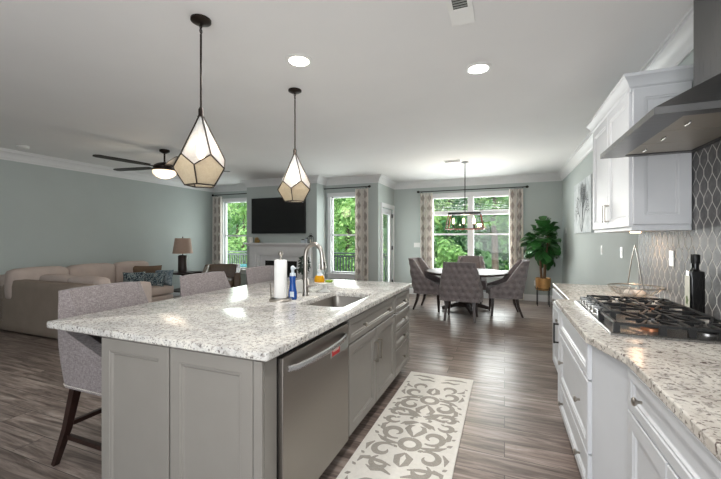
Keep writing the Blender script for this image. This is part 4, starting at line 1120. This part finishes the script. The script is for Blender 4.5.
def pendant(x, y, label, ztop, rot):
    t = thing('pendant_light', label, 'pendant light', (x, y, ZC), group='faceted pendants over the island')
    MB().lathe([(.062, ZC - .001), (.062, ZC - .014), (.045, ZC - .024), (.012, ZC - .028)], (x, y, 0), 28).build('canopy', 'bronze', t, smooth=40)
    c = MB(); c.tube([(x, y, ZC - .028), (x, y, ZC - .10)], .004, 8)
    c.tube([(x + .010 * math.cos(a), y, ZC - .045 + .016 * math.sin(a)) for a in [k * PI / 6 for k in range(12)]], .0025, 6, True)
    c.tube([(x, y + .010 * math.cos(a), ZC - .075 + .016 * math.sin(a)) for a in [k * PI / 6 for k in range(12)]], .0025, 6, True)
    c.build('chain', 'bronze', t, smooth=True)
    MB().tube([(x, y, ZC - .095), (x, y, ztop - .02)], .0065, 10).build('rod', 'bronze', t, smooth=True)
    MB().lathe([(.010, ztop + .03), (.016, ztop + .015), (.016, ztop - .02), (.022, ztop - .03)], (x, y, 0), 12).build('cap', 'bronze', t, smooth=True)
    A = Vector((x, y, ztop)); hi = []; lo_ = []; ba = []
    for k in range(5):
        a = rot + k * 2 * PI / 5; b = a + PI / 5
        hi.append(Vector((x + .145 * math.cos(a), y + .145 * math.sin(a), ztop - .293)))
        lo_.append(Vector((x + .159 * math.cos(b), y + .159 * math.sin(b), ztop - .365)))
        ba.append(Vector((x + .094 * math.cos(b), y + .094 * math.sin(b), ztop - .470)))
    up_ = MB(); dn = MB(); fr = MB()
    for k in range(5):
        j = (k + 1) % 5
        up_.add([A, hi[k], lo_[k], hi[j]], [(0, 1, 2), (0, 2, 3)])
        i = (k - 1) % 5
        dn.add([hi[k], lo_[k], ba[k], ba[i], lo_[i]], [(0, 1, 4), (1, 2, 3), (1, 3, 4)])
        for p, q in ((A, hi[k]), (hi[k], lo_[k]), (lo_[k], hi[j]), (lo_[k], ba[k]), (ba[k], ba[i])): fr.bar(p, q, .0075)
    up_.build('upper_glass', 'seeded_glass', t); dn.build('lower_glass', 'mercury_glass', t, label='champagne mottled glass lower facets'); fr.build('frame', 'bronze', t)
    s_ = MB(); s_.tube([(x, y, ztop - .03), (x, y, ztop - .15)], .004, 8); s_.lathe([(.012, ztop - .14), (.016, ztop - .15), (.016, ztop - .20), (.012, ztop - .205)], (x, y, 0), 12); s_.build('lamp_holder', 'white_plastic', t, smooth=True)
    MB().lathe([(.010, ztop - .205), (.016, ztop - .22), (.026, ztop - .25), (.026, ztop - .27), (.014, ztop - .295), (.001, ztop - .30)], (x, y, 0), 16).build('bulb', 'bulb_warm', t, smooth=True)
    point('pendant_lamp', (x, y, ztop - .25), 2.2, (1, .91, .80), .035)
pendant(-1.805, 1.754, 'larger looking faceted glass pendant, the one nearer the camera', 2.205, -.38)
pendant(-1.84, 2.921, 'faceted glass pendant farther from the camera, in front of the television', 2.215, .66)

fn = thing('ceiling_fan', 'dark five blade ceiling fan with glowing bowl light', 'ceiling fan', (-5.02, 4.14, ZC))
F = (-5.02, 4.14, 0)
MB().lathe([(.075, ZC - .001), (.075, ZC - .03), (.03, ZC - .055)], F, 24).build('canopy', 'bronze', fn, smooth=True)
MB().lathe([(.014, ZC - .05), (.014, 2.58)], F, 12).build('rod', 'bronze', fn, smooth=True)
MB().lathe([(.04, 2.60), (.09, 2.585), (.145, 2.555), (.165, 2.525), (.155, 2.495), (.18, 2.48), (.18, 2.465)], F, 32).build('motor', 'bronze', fn, smooth=35)
MB().lathe([(.172, 2.464), (.165, 2.42), (.12, 2.375), (.06, 2.352), (.001, 2.348)], F, 32).build('light_bowl', 'fan_bowl', fn, smooth=True, label='glowing frosted bowl shade')
for k in range(5):
    a = math.radians(188 + 72 * k); t = Matrix.Translation((F[0], F[1], 2.525)) @ Matrix.Rotation(a, 4, 'Z') @ Matrix.Rotation(math.radians(6), 4, 'X')
    c = MB(); c.X = t; c.prism([(.24, -.05), (.5, -.065), (.92, -.062), (.97, -.04), (.985, 0), (.97, .04), (.92, .062), (.5, .065), (.24, .05)], -.004, .004); bl = c.build('blade', 'bronze', fn)
    c = MB(); c.X = t; c.prism([(.12, -.02), (.3, -.03), (.3, .03), (.12, .02)], -.010, -.0045); c.build('blade_arm', 'bronze', bl)
point('fan_lamp', (F[0], F[1], 2.25), 5, (1, .85, .66), .16)

# dining chandelier
CX, CY = -.675, 6.85
ch = thing('chandelier', 'rectangular open frame lantern chandelier over the dining table', 'chandelier', (CX, CY, ZC))
MB().lathe([(.065, ZC - .001), (.065, ZC - .015), (.02, ZC - .03)], (CX, CY, 0), 24).build('canopy', 'black_metal', ch, smooth=True)
MB().tube([(CX, CY, ZC - .03), (CX, CY, 1.86)], .009, 8).build('rod', 'black_metal', ch, smooth=True)
tw, td, bw, bd, z1, z0 = .285, .15, .325, .18, 1.855, 1.565
c = MB(); c.box(CX - tw, CX + tw, CY - td, CY - td + .03, z1 - .03, z1 + .012); c.box(CX - tw, CX + tw, CY + td - .03, CY + td, z1 - .03, z1 + .012); c.box(CX - tw, CX - tw + .03, CY - td, CY + td, z1 - .03, z1 + .012); c.box(CX + tw - .03, CX + tw, CY - td, CY + td, z1 - .03, z1 + .012); c.box(CX - .015, CX + .015, CY - td, CY + td, z1 - .01, z1 + .01)
c.build('top_frame', 'black_metal', ch)
simple('copper_wood', (120, 72, 52), .45, .2, var=.2, scale=30)
c = MB()
for sx in (-1, 1):
    for sy in (-1, 1): c.bar((CX + sx * (tw - .012), CY + sy * (td - .012), z1 - .02), (CX + sx * bw, CY + sy * bd, z0), .018)
for a, b in (((-1, -1), (1, -1)), ((-1, 1), (1, 1)), ((-1, -1), (-1, 1)), ((1, -1), (1, 1))): c.bar((CX + a[0] * bw, CY + a[1] * bd, z0), (CX + b[0] * bw, CY + b[1] * bd, z0), .02)
c.bar((CX - bw, CY, z0), (CX + bw, CY, z0), .016); c.build('cage', 'copper_wood', ch)
for dx in (-.2, -.02, .16):
    for dy in (-.06, .06):
        if dx == -.02 and dy > 0: continue
        if abs(dx + .2) < .01 and dy > 0: continue
        x, y = CX + dx, CY + dy
        h_ = MB().lathe([(.018, z0 + .008), (.012, z0 + .02), (.012, z0 + .09), (.016, z0 + .095)], (x, y, 0), 12).build('candle_sleeve', 'black_metal', ch, smooth=True)
        MB().lathe([(.009, z0 + .095), (.017, z0 + .12), (.020, z0 + .145), (.012, z0 + .18), (.001, z0 + .20)], (x, y, 0), 12).build('bulb', 'bulb_warm', h_, smooth=True)
point('chandelier_lamp', (CX, CY, 1.78), 14, (1, .8, .55), .08)

# ------------------------------------------------------------------ things on the island
th_ = thing('paper_towel_holder', 'steel paper towel holder on the island beside the sink', 'paper towel holder', (-1.595, 2.33, .92))
P = (-1.595, 2.33)
MB().lathe([(.088, .9205), (.088, .932), (.08, .94), (.02, .942)], (*P, 0), 36).build('base', 'nickel', th_, smooth=35)
MB().lathe([(.006, .94), (.006, 1.245), (.011, 1.25), (.008, 1.262), (.017, 1.272), (.019, 1.283), (.012, 1.296), (.001, 1.3)], (*P, 0), 14).build('post', 'nickel', th_, smooth=True)
MB().tube([(P[0] - .082, P[1] - .01, .935), (P[0] - .086, P[1] - .01, 1.04), (P[0] - .078, P[1] - .01, 1.05)], .0045, 8).build('arm', 'nickel', th_, smooth=True)
pr_ = thing('paper_towel_roll', 'white paper towel roll standing on the steel holder', 'paper towel roll', (*P, .943))
MB().lathe([(.046, .943), (.048, .946), (.048, 1.228), (.046, 1.232), (.020, 1.232), (.018, 1.225), (.018, .943)], (*P, 0), 36, cap=False).build('roll', 'paper', pr_, smooth=35)
ds = thing('dish_soap_bottle', 'blue dish soap bottle with clear sprayer cap beside the paper towels', 'soap bottle', (-1.535, 2.40, .92))
Q = (-1.535, 2.405)
c = MB(); k = 20; prof = [(.032, .014, .921), (.036, .022, .93), (.036, .022, .97), (.027, .018, 1.02), (.022, .017, 1.06), (.026, .019, 1.09), (.024, .018, 1.105)]
vs = []; fs = []
for a_, b_, z in prof:
    for i in range(k): q = 2 * PI * i / k; vs.append((Q[0] + a_ * math.cos(q), Q[1] + b_ * 1.3 * math.sin(q), z))
for j in range(len(prof) - 1):
    for i in range(k): fs.append((j * k + i, j * k + (i + 1) % k, (j + 1) * k + (i + 1) % k, (j + 1) * k + i))
fs.append(tuple(range(k))[::-1]); fs.append(tuple((len(prof) - 1) * k + i for i in range(k))); c.add(vs, fs); c.build('bottle', 'blue_soap', ds, smooth=40)
MB().box(Q[0] - .006, Q[0] + .028, Q[1] - .0305, Q[1] - .0275, .945, .985).build('label', 'clear_cap', ds)
c = MB(); c.lathe([(.024, 1.105), (.023, 1.125), (.012, 1.13), (.012, 1.15), (.016, 1.155), (.016, 1.175), (.006, 1.185)], (*Q, 0), 16); c.bar((Q[0], Q[1], 1.168), (Q[0] + .035, Q[1] - .01, 1.165), .012); c.build('cap', 'clear_cap', ds, smooth=40)
pp = thing('small_plant', 'small dark leafy plant in a white square pot behind the faucet', 'plant', (-1.66, 2.76, .92))
MB().prism([(-1.705, 2.715), (-1.615, 2.715), (-1.615, 2.805), (-1.705, 2.805)], .921, 1.03).build('pot', 'white_pot', pp, bevel=.006)
c = crown_mesh(77, 130, .055, .085, .03); q = MB(); q.v = [(a - 1.65, b + 2.76, d_ + 1.15) for a, b, d_ in c.v]; q.f = c.f; q.mi = c.mi; q.build('foliage', 'leaf_dark', pp)
MB().tube([(-1.66, 2.76, 1.02), (-1.65, 2.76, 1.15)], .004, 6).build('stem', 'leaf_dark', pp)
fa = thing('faucet', 'brushed nickel gooseneck faucet with pull down spray head', 'faucet', (-1.505, 2.60, .92))
G = (-1.535, 2.60)
MB().lathe([(.029, .9205), (.029, .926), (.024, .935), (.0215, .95), (.0215, 1.06), (.017, 1.07)], (*G, 0), 20).build('body', 'nickel', fa, smooth=40)
pts = [(G[0], G[1], 1.06), (G[0], G[1], 1.245)]
R = .078
for k in range(1, 15): a = PI - k * PI * 1.04 / 14; pts.append((G[0] + R + R * math.cos(a), G[1], 1.25 + R * 1.28 * math.sin(a)))
MB().tube(pts, .018, 12).build('neck', 'nickel', fa, smooth=True)
e0 = Vector(pts[-1])
s_ = MB().tube([e0 + Vector((0, 0, .01)), e0 + Vector((.004, 0, -.02)), e0 + Vector((.010, 0, -.085)), e0 + Vector((.011, 0, -.095))], [.019, .021, .026, .024], 14).build('spray_head', 'nickel', fa, smooth=40)
MB().rbox(e0 + Vector((.024, -.012, -.045)), (.012, .012, .03), .004, 4).build('button', 'black_metal', s_, smooth='all')
MB().tube([(G[0] + .015, G[1], 1.0), (G[0] + .045, G[1], 1.003), (G[0] + .105, G[1] + .01, 1.012)], [.014, .009, .006], 10).build('handle', 'nickel', fa, smooth=True)
# pedestal dish with amber soap and sponge
D = (-1.515, 2.86)
pd = thing('pedestal_dish', 'small white pedestal dish beside the faucet', 'dish', (*D, .92))
MB().lathe([(.052, .921), (.05, .928), (.022, .945), (.016, .965), (.02, .985), (.085, .994), (.09, 1.002), (.086, 1.005), (.0, 1.0)], (D[0] + .02, D[1], 0), 32).build('dish', 'white_pot', pd, smooth=50)
sb = thing('hand_soap_bottle', 'amber hand soap in a clear pump bottle on the pedestal dish', 'soap bottle', (D[0] - .03, D[1], 1.005))
H = (D[0] - .03, D[1])
MB().lathe([(.042, 1.0055), (.047, 1.014), (.042, 1.05), (.032, 1.064)], (*H, 0), 20).build('soap', 'amber_soap', sb, smooth=40)
MB().lathe([(.030, 1.062), (.016, 1.085), (.014, 1.10)], (*H, 0), 20).build('shoulder', 'clear_cap', sb, smooth=40)
c = MB(); c.lathe([(.015, 1.10), (.015, 1.118), (.005, 1.12), (.005, 1.15), (.010, 1.152), (.010, 1.165)], (*H, 0), 14); c.bar((H[0], H[1], 1.158), (H[0] + .03, H[1] - .01, 1.155), .008); c.build('pump', 'white_plastic', sb, smooth=40)
o = MB().rbox((D[0] + .068, D[1], 1.0165), (.055, .06, .02), .006, 4).build('sponge', 'green_sponge', smooth='all'); tag(o, 'green and yellow sponge on the pedestal dish', 'sponge')

# ------------------------------------------------------------------ things on the perimeter counter
def ring(c, r, z, w, sq=1): return [(c[0] + r * math.cos(a), c[1] + r * math.sin(a) * sq, z) for a in [k * 2 * PI / 40 for k in range(40)]]
K = (.965, 3.47)
bk = thing('wire_basket', 'round steel wire basket with tall arched handle on the counter', 'basket', (*K, .92))
MB().tube(ring(K, .183, 1.012, 0), .0045, 8, True).build('rim', 'nickel', bk, smooth=True)
c = MB(); c.tube(ring(K, .075, .925, 0), .004, 8, True); c.tube(ring(K, .13, .965, 0), .0022, 6, True)
for k in range(16):
    a = k * PI / 8; a2 = a + .35
    c.tube([(K[0] + .075 * math.cos(a), K[1] + .075 * math.sin(a), .926), (K[0] + .135 * math.cos((a + a2) / 2), K[1] + .135 * math.sin((a + a2) / 2), .965), (K[0] + .183 * math.cos(a2), K[1] + .183 * math.sin(a2), 1.012)], .0022, 6)
for k in range(4): c.tube([(K[0] - .07 + k * .045, K[1] - .06, .926), (K[0] - .07 + k * .045, K[1] + .06, .926)], .002, 6)
c.build('wire_bowl', 'nickel', bk, smooth=True)
aa = PI / 2; hp = [(K[0] + .183 * math.cos(aa + (PI if t < 0 else 0)) * abs(t) ** 1.0, K[1] + .183 * math.sin(aa + (PI if t < 0 else 0)) * abs(t), 1.012 + .33 * (1 - abs(t) ** 1.2)) for t in [k / 12 - 1 for k in range(25)]]
MB().tube(hp, .004, 8).build('handle', 'nickel', bk, smooth=True)
for dx, dy, r_, nm, mt, lab in ((-.045, -.02, .038, 'onion', 'onion', 'white onion at the left in the wire basket'), (.03, -.035, .036, 'garlic_bulb', 'garlic', 'pinkish garlic bulb at the front in the wire basket'), (.02, .045, .036, 'onion', 'onion', 'white onion at the back in the wire basket')):
    o = MB().lathe([(r_ * .3, .0), (r_ * .8, r_ * .25), (r_, r_ * .8), (r_ * .75, r_ * 1.4), (r_ * .2, r_ * 1.75), (r_ * .1, r_ * 2.1)], (K[0] + dx, K[1] + dy, .929), 16).build(nm, mt, smooth=60); tag(o, lab, 'vegetable', 'vegetables in the wire basket')
# oil bottle
B = (1.078, 2.79)
ob = thing('oil_bottle', 'tall square black oil bottle with cream label behind the cooktop', 'bottle', (*B, .92)); hw = .037
c = MB(); c.rbox((B[0], B[1], .921 + .14), (2 * hw, 2 * hw, .28), .010, 6); c.build('body', 'black_glass', ob, smooth=60)
MB().lathe([(.034, 1.195), (.022, 1.205), (.019, 1.215), (.019, 1.25)], (*B, 0), 20).build('neck', 'black_glass', ob, smooth=40)
MB().lathe([(.023, 1.245), (.024, 1.25), (.024, 1.295), (.021, 1.30)], (*B, 0), 20).build('cap', 'black_metal', ob, smooth=40)
c = MB(); c.box(B[0] - hw - .0015, B[0] - hw - .0003, B[1] - hw + .006, B[1] + hw - .006, .945, 1.17); lb = c.build('label', 'label_cream', ob)
c = MB(); c.add([(B[0] - hw - .0022, B[1] + .02 * math.cos(a) * (1 if k % 2 else .6), 1.02 + .028 * math.sin(a)) for k, a in enumerate([q * PI / 5 for q in range(10)])], [tuple(range(10))])
c.build('olive_print', 'label_green', lb)
# plates on walls
def plate(p, axis, lab, kind='light_switch', mat='white_plastic', n=1):
    t = thing(kind, lab, 'switch' if kind == 'light_switch' else 'outlet', p)
    x, y, z = p
    if axis == 'x':
        MB().box(x - .006, x, y - .038, y + .038, z - .058, z + .058).build('plate', mat, t, bevel=.002)
        if kind == 'light_switch': MB().box(x - .010, x - .006, y - .014, y + .014, z - .03, z + .03).build('rocker', mat, t)
        else:
            for dz in (-.022, .022): MB().box(x - .008, x - .006, y - .016, y + .016, z + dz - .015, z + dz + .015).build('socket', mat, t)
    else:
        MB().box(x - .038 * n, x + .038 * n, y - .006, y, z - .058, z + .058).build('plate', mat, t, bevel=.002)
        if kind == 'light_switch':
            for q in range(n): xx = x + (q - (n - 1) / 2) * .045; MB().box(xx - .014, xx + .014, y - .010, y - .006, z - .03, z + .03).build('rocker', mat, t)
        else:
            for dz in (-.022, .022): MB().box(x - .016, x + .016, y - .008, y - .006, z + dz - .015, z + dz + .015).build('socket', mat, t)
plate((XR - .001, 5.42, 1.246), 'x', 'white light switch on the right wall, below the canvas print')
plate((XR - .001, 4.58, 1.246), 'x', 'white light switch on the right wall, just past the wall cabinet')
plate((XR - .011, 3.32, 1.249), 'x', 'white outlet plate on the tiled backsplash', 'wall_outlet')
plate((-2.03, YB - .001, 1.225), 'y', 'double white light switch on the wall left of the dining window', n=2)
plate((.65, YB - .001, .40), 'y', 'white outlet low on the wall left of the plant pot', 'wall_outlet')
plate((XR - .001, 8.3, 1.55), 'x', 'white thermostat plate on the right wall behind the plant', 'thermostat')
# canvas print with bare branches
cv = thing('canvas_print', 'grey canvas print of bare branches on the right wall', 'picture', (XR - .02, 6.52, 1.88))
c = MB(); c.box(XR - .036, XR - .001, 5.86, 7.18, 1.48, 2.30); c.build('canvas', 'canvas', cv, bevel=.002)
r = random.Random(3); c = MB()
def branch(y, z, a, L_, w, dpt):
    y2, z2 = y + math.sin(a) * L_, z + math.cos(a) * L_
    if not (5.88 < y2 < 7.16 and 1.5 < z2 < 2.28): return
    nx_, nz_ = math.cos(a) * w, -math.sin(a) * w; x_ = XR - .0368 - .0002 * dpt
    c.add([(x_, y - nx_, z - nz_), (x_, y + nx_, z + nz_), (x_, y2 + nx_ * .7, z2 + nz_ * .7), (x_, y2 - nx_ * .7, z2 - nz_ * .7)], [(0, 1, 2, 3)])
    if dpt < 7:
        for _ in range(2): branch(y2, z2, a + r.uniform(-.65, .65), L_ * r.uniform(.72, .98), w * .72, dpt + 1)
branch(6.5, 1.5, 0, .14, .03, 0); branch(6.5, 1.5, -.6, .15, .022, 0); branch(6.55, 1.5, .6, .15, .022, 0)
c.build('branches', 'canvas_ink', cv)

# ------------------------------------------------------------------ fiddle leaf fig
FG = (.74, 8.30)
fg = thing('fiddle_leaf_fig', 'tall fiddle leaf fig in a copper pot on a black stand', 'plant', (*FG, 0))
MB().lathe([(.12, .33), (.135, .335), (.145, .57), (.138, .575), (.13, .55), (.001, .55)], (*FG, 0), 32).build('pot', 'copper_pot', fg, smooth=40)
MB().lathe([(.128, .551), (.10, .558), (.001, .56)], (*FG, 0), 24).build('soil', 'soil', fg)
c = MB(); c.tube([(FG[0] + .15 * math.cos(a), FG[1] + .15 * math.sin(a), .36) for a in [k * PI / 16 for k in range(32)]], .006, 6, True); c.tube([(FG[0] + .11 * math.cos(a), FG[1] + .11 * math.sin(a), .324) for a in [k * PI / 16 for k in range(32)]], .006, 6, True)
c.bar((FG[0] - .13, FG[1], .32), (FG[0] + .13, FG[1], .32), .01); c.bar((FG[0], FG[1] - .13, .32), (FG[0], FG[1] + .13, .32), .01); c.build('stand_ring', 'black_metal', fg)
for k in range(4): a = PI / 4 + k * PI / 2; MB().tube([(FG[0] + .152 * math.cos(a), FG[1] + .152 * math.sin(a), 0.0), (FG[0] + .152 * math.cos(a), FG[1] + .152 * math.sin(a), .40)], .007, 6).build('stand_leg', 'black_metal', fg)
r = random.Random(12); tips = []
for k, (dx, dy) in enumerate(((-.05, .02), (.03, -.03), (.05, .04))):
    p = [(FG[0] + dx * .6, FG[1] + dy * .6, .55), (FG[0] + dx, FG[1] + dy, .9), (FG[0] + dx * 2.4, FG[1] + dy * 2, 1.2), (FG[0] + dx * 3.2 - .01, FG[1] + dy * 3, 1.45 + .12 * k)]
    MB().tube(p, [.026, .022, .014, .007], 8).build('stem', 'bark', fg, smooth=True); tips.append(p)
lf = MB()
def leaf(base, dirv, size):
    d_ = dirv.normalized(); side = d_.cross(Vector((0, 0, 1)))
    if side.length < .1: side = Vector((1, 0, 0))
    side.normalize(); side = Matrix.Rotation(r.uniform(-.5, .5), 3, d_) @ side; nrm = side.cross(d_)
    n = 6; vs = []; fs = []
    for i in range(n + 1):
        t = i / n; w = size * (.16 + .42 * math.sin(min(1, t * 1.05) * PI * .92) * (.55 + .6 * t)) * (0 if i == n else 1) * .8 + .002
        droop = -.35 * size * t * t; wav = math.sin(t * 9 + size * 40) * .012
        cpt = base + d_ * size * t + Vector((0, 0, droop))
        vs += [cpt - side * w + nrm * (.18 * w + wav), cpt, cpt + side * w + nrm * (.18 * w - wav)]
    for i in range(n):
        for k in (0, 1): a = i * 3 + k; fs.append((a, a + 1, a + 4, a + 3))
    lf.add(vs, fs)
CN = Vector((FG[0], FG[1] - .02, 1.36))
for i in range(135):
    for _ in range(50):
        v = Vector((r.gauss(0, 1), r.gauss(0, 1), r.gauss(0, 1))).normalized()
        q = CN + Vector((v.x * .30, v.y * .30, v.z * .40)) * r.uniform(.35, .95)
        dv = (v + Vector((0, 0, r.uniform(-.2, .35))))
        if q.x + dv.normalized().x * .26 < XR - .06 and q.y + dv.normalized().y * .26 < YB - .04: break
    leaf(q, dv, r.uniform(.15, .24))
lf.build('foliage', 'leaf_deep', fg, smooth='all')

# ------------------------------------------------------------------ rug
rx0, rx1, ry0, ry1 = -.905, -.282, 1.25, 3.675
rg = MB(); rg.cur = 0; rg.rbox(((rx0 + rx1) / 2, (ry0 + ry1) / 2, .0055), (rx1 - rx0, ry1 - ry0, .010), .004, 3)
rc = (rx0 + rx1) / 2; rg.cur = 1
RZ = [0]
def ribbon(pts, w0, w1=None, taper=True):
    RZ[0] += 1; zt_ = .0112 + (RZ[0] % 40) * .00003
    vs = []; fs = []; n = len(pts)
    for i, p in enumerate(pts):
        a = pts[max(0, i - 1)]; b = pts[min(n - 1, i + 1)]; d_ = Vector((b[0] - a[0], b[1] - a[1])); d_ = d_.normalized() if d_.length > 0 else Vector((1, 0))
        t = i / (n - 1); w = w0 * (max(.12, math.sin(PI * min(1, max(0, t * .9 + .08)))) if taper else 1)
        x0_, y0_ = p[0] - d_.y * w, p[1] + d_.x * w; x1_, y1_ = p[0] + d_.y * w, p[1] - d_.x * w
        for X_, Y_ in ((x0_, y0_), (x1_, y1_)): vs.append((max(rx0 + .025, min(rx1 - .025, X_)), max(ry0 + .03, min(ry1 - .03, Y_)), zt_))
        for X_, Y_ in ((x0_, y0_), (x1_, y1_)): vs.append((max(rx0 + .02, min(rx1 - .02, X_)), max(ry0 + .03, min(ry1 - .03, Y_)), .0095))
    for i in range(n - 1):
        a = i * 4; fs += [(a, a + 4, a + 5, a + 1), (a, a + 2, a + 6, a + 4), (a + 1, a + 5, a + 7, a + 3)]
    rg.add(vs, fs)
def spiral(cx_, cy_, r0, r1, a0, a1, w, n=22):
    return [(cx_ + (r0 + (r1 - r0) * k / n) * math.cos(math.radians(a0 + (a1 - a0) * k / n)), cy_ + (r0 + (r1 - r0) * k / n) * math.sin(math.radians(a0 + (a1 - a0) * k / n))) for k in range(n + 1)]
def motif(cy_, flip):
    f = -1 if flip else 1
    def put(pts, w, taper=True):
        for m_ in (1, -1): ribbon([(rc + m_ * x, cy_ + f * y) for x, y in pts], w, taper=taper)
    put(spiral(0, 0, .062, .062, -90, 90, .02), .020, False)                       # centre ring
    put(spiral(.135, .115, .085, .03, -120, 240, 0), .024)                          # big scroll
    put(spiral(.15, -.12, .08, .028, 130, -200, 0), .022)                           # lower scroll
    put(spiral(.0, .20, .10, .10, 20, 88, 0), .024)                                 # arch
    put([(.0, .09), (.03, .14), (.06, .19), (.05, .235), (.02, .25)], .022)
    put([(.07, -.02), (.13, -.02), (.19, .0), (.24, .04)], .020)
    put([(.20, .10), (.235, .14), (.24, .19), (.21, .23)], .020)
    put([(.23, -.05), (.26, -.10), (.255, -.16)], .017)
    put(spiral(.20, .295, .06, .02, 200, 500, 0), .020)
    put(spiral(.12, -.26, .07, .03, 60, -210, 0), .020)
    put([(.0, -.11), (.04, -.16), (.03, -.22), (.0, -.26)], .024)
    put([(.20, -.22), (.25, -.25), (.26, -.30)], .016)
    put([(.06, .30), (.10, .27), (.13, .23)], .015)
    for x, y, q in ((.255, .06, .018), (.265, .27, .015), (.262, -.2, .014), (.18, .02, .014), (.085, -.06, .016), (.27, -.33, .015), (.07, .34, .016), (.17, .37, .014), (.27, .15, .013)):
        put([(x - q, y - q * .4), (x, y + q * .2), (x + q, y + q)], q * .8)
cyl_ = 2.37
for k, yy in enumerate((cyl_ - 1.44 + .72, cyl_, cyl_ + .70)): pass
for yy, fl in ((1.62, True), (2.37, False), (3.07, True)): motif(yy, fl)
for yy in (1.32, 2.0, 2.72, 3.46):
    for m_ in (1, -1):
        ribbon([(rc + m_ * x, yy + y) for x, y in ((.03, .02), (.09, .05), (.15, .03), (.2, .06))], .018); ribbon([(rc + m_ * x, yy + y) for x, y in ((.05, .10), (.12, .12), (.2, .13), (.26, .11))], .016)
o = rg.build('runner_rug', ['rug_cream', 'rug_grey']); tag(o, 'cream and grey scroll patterned runner rug beside the island', 'rug')
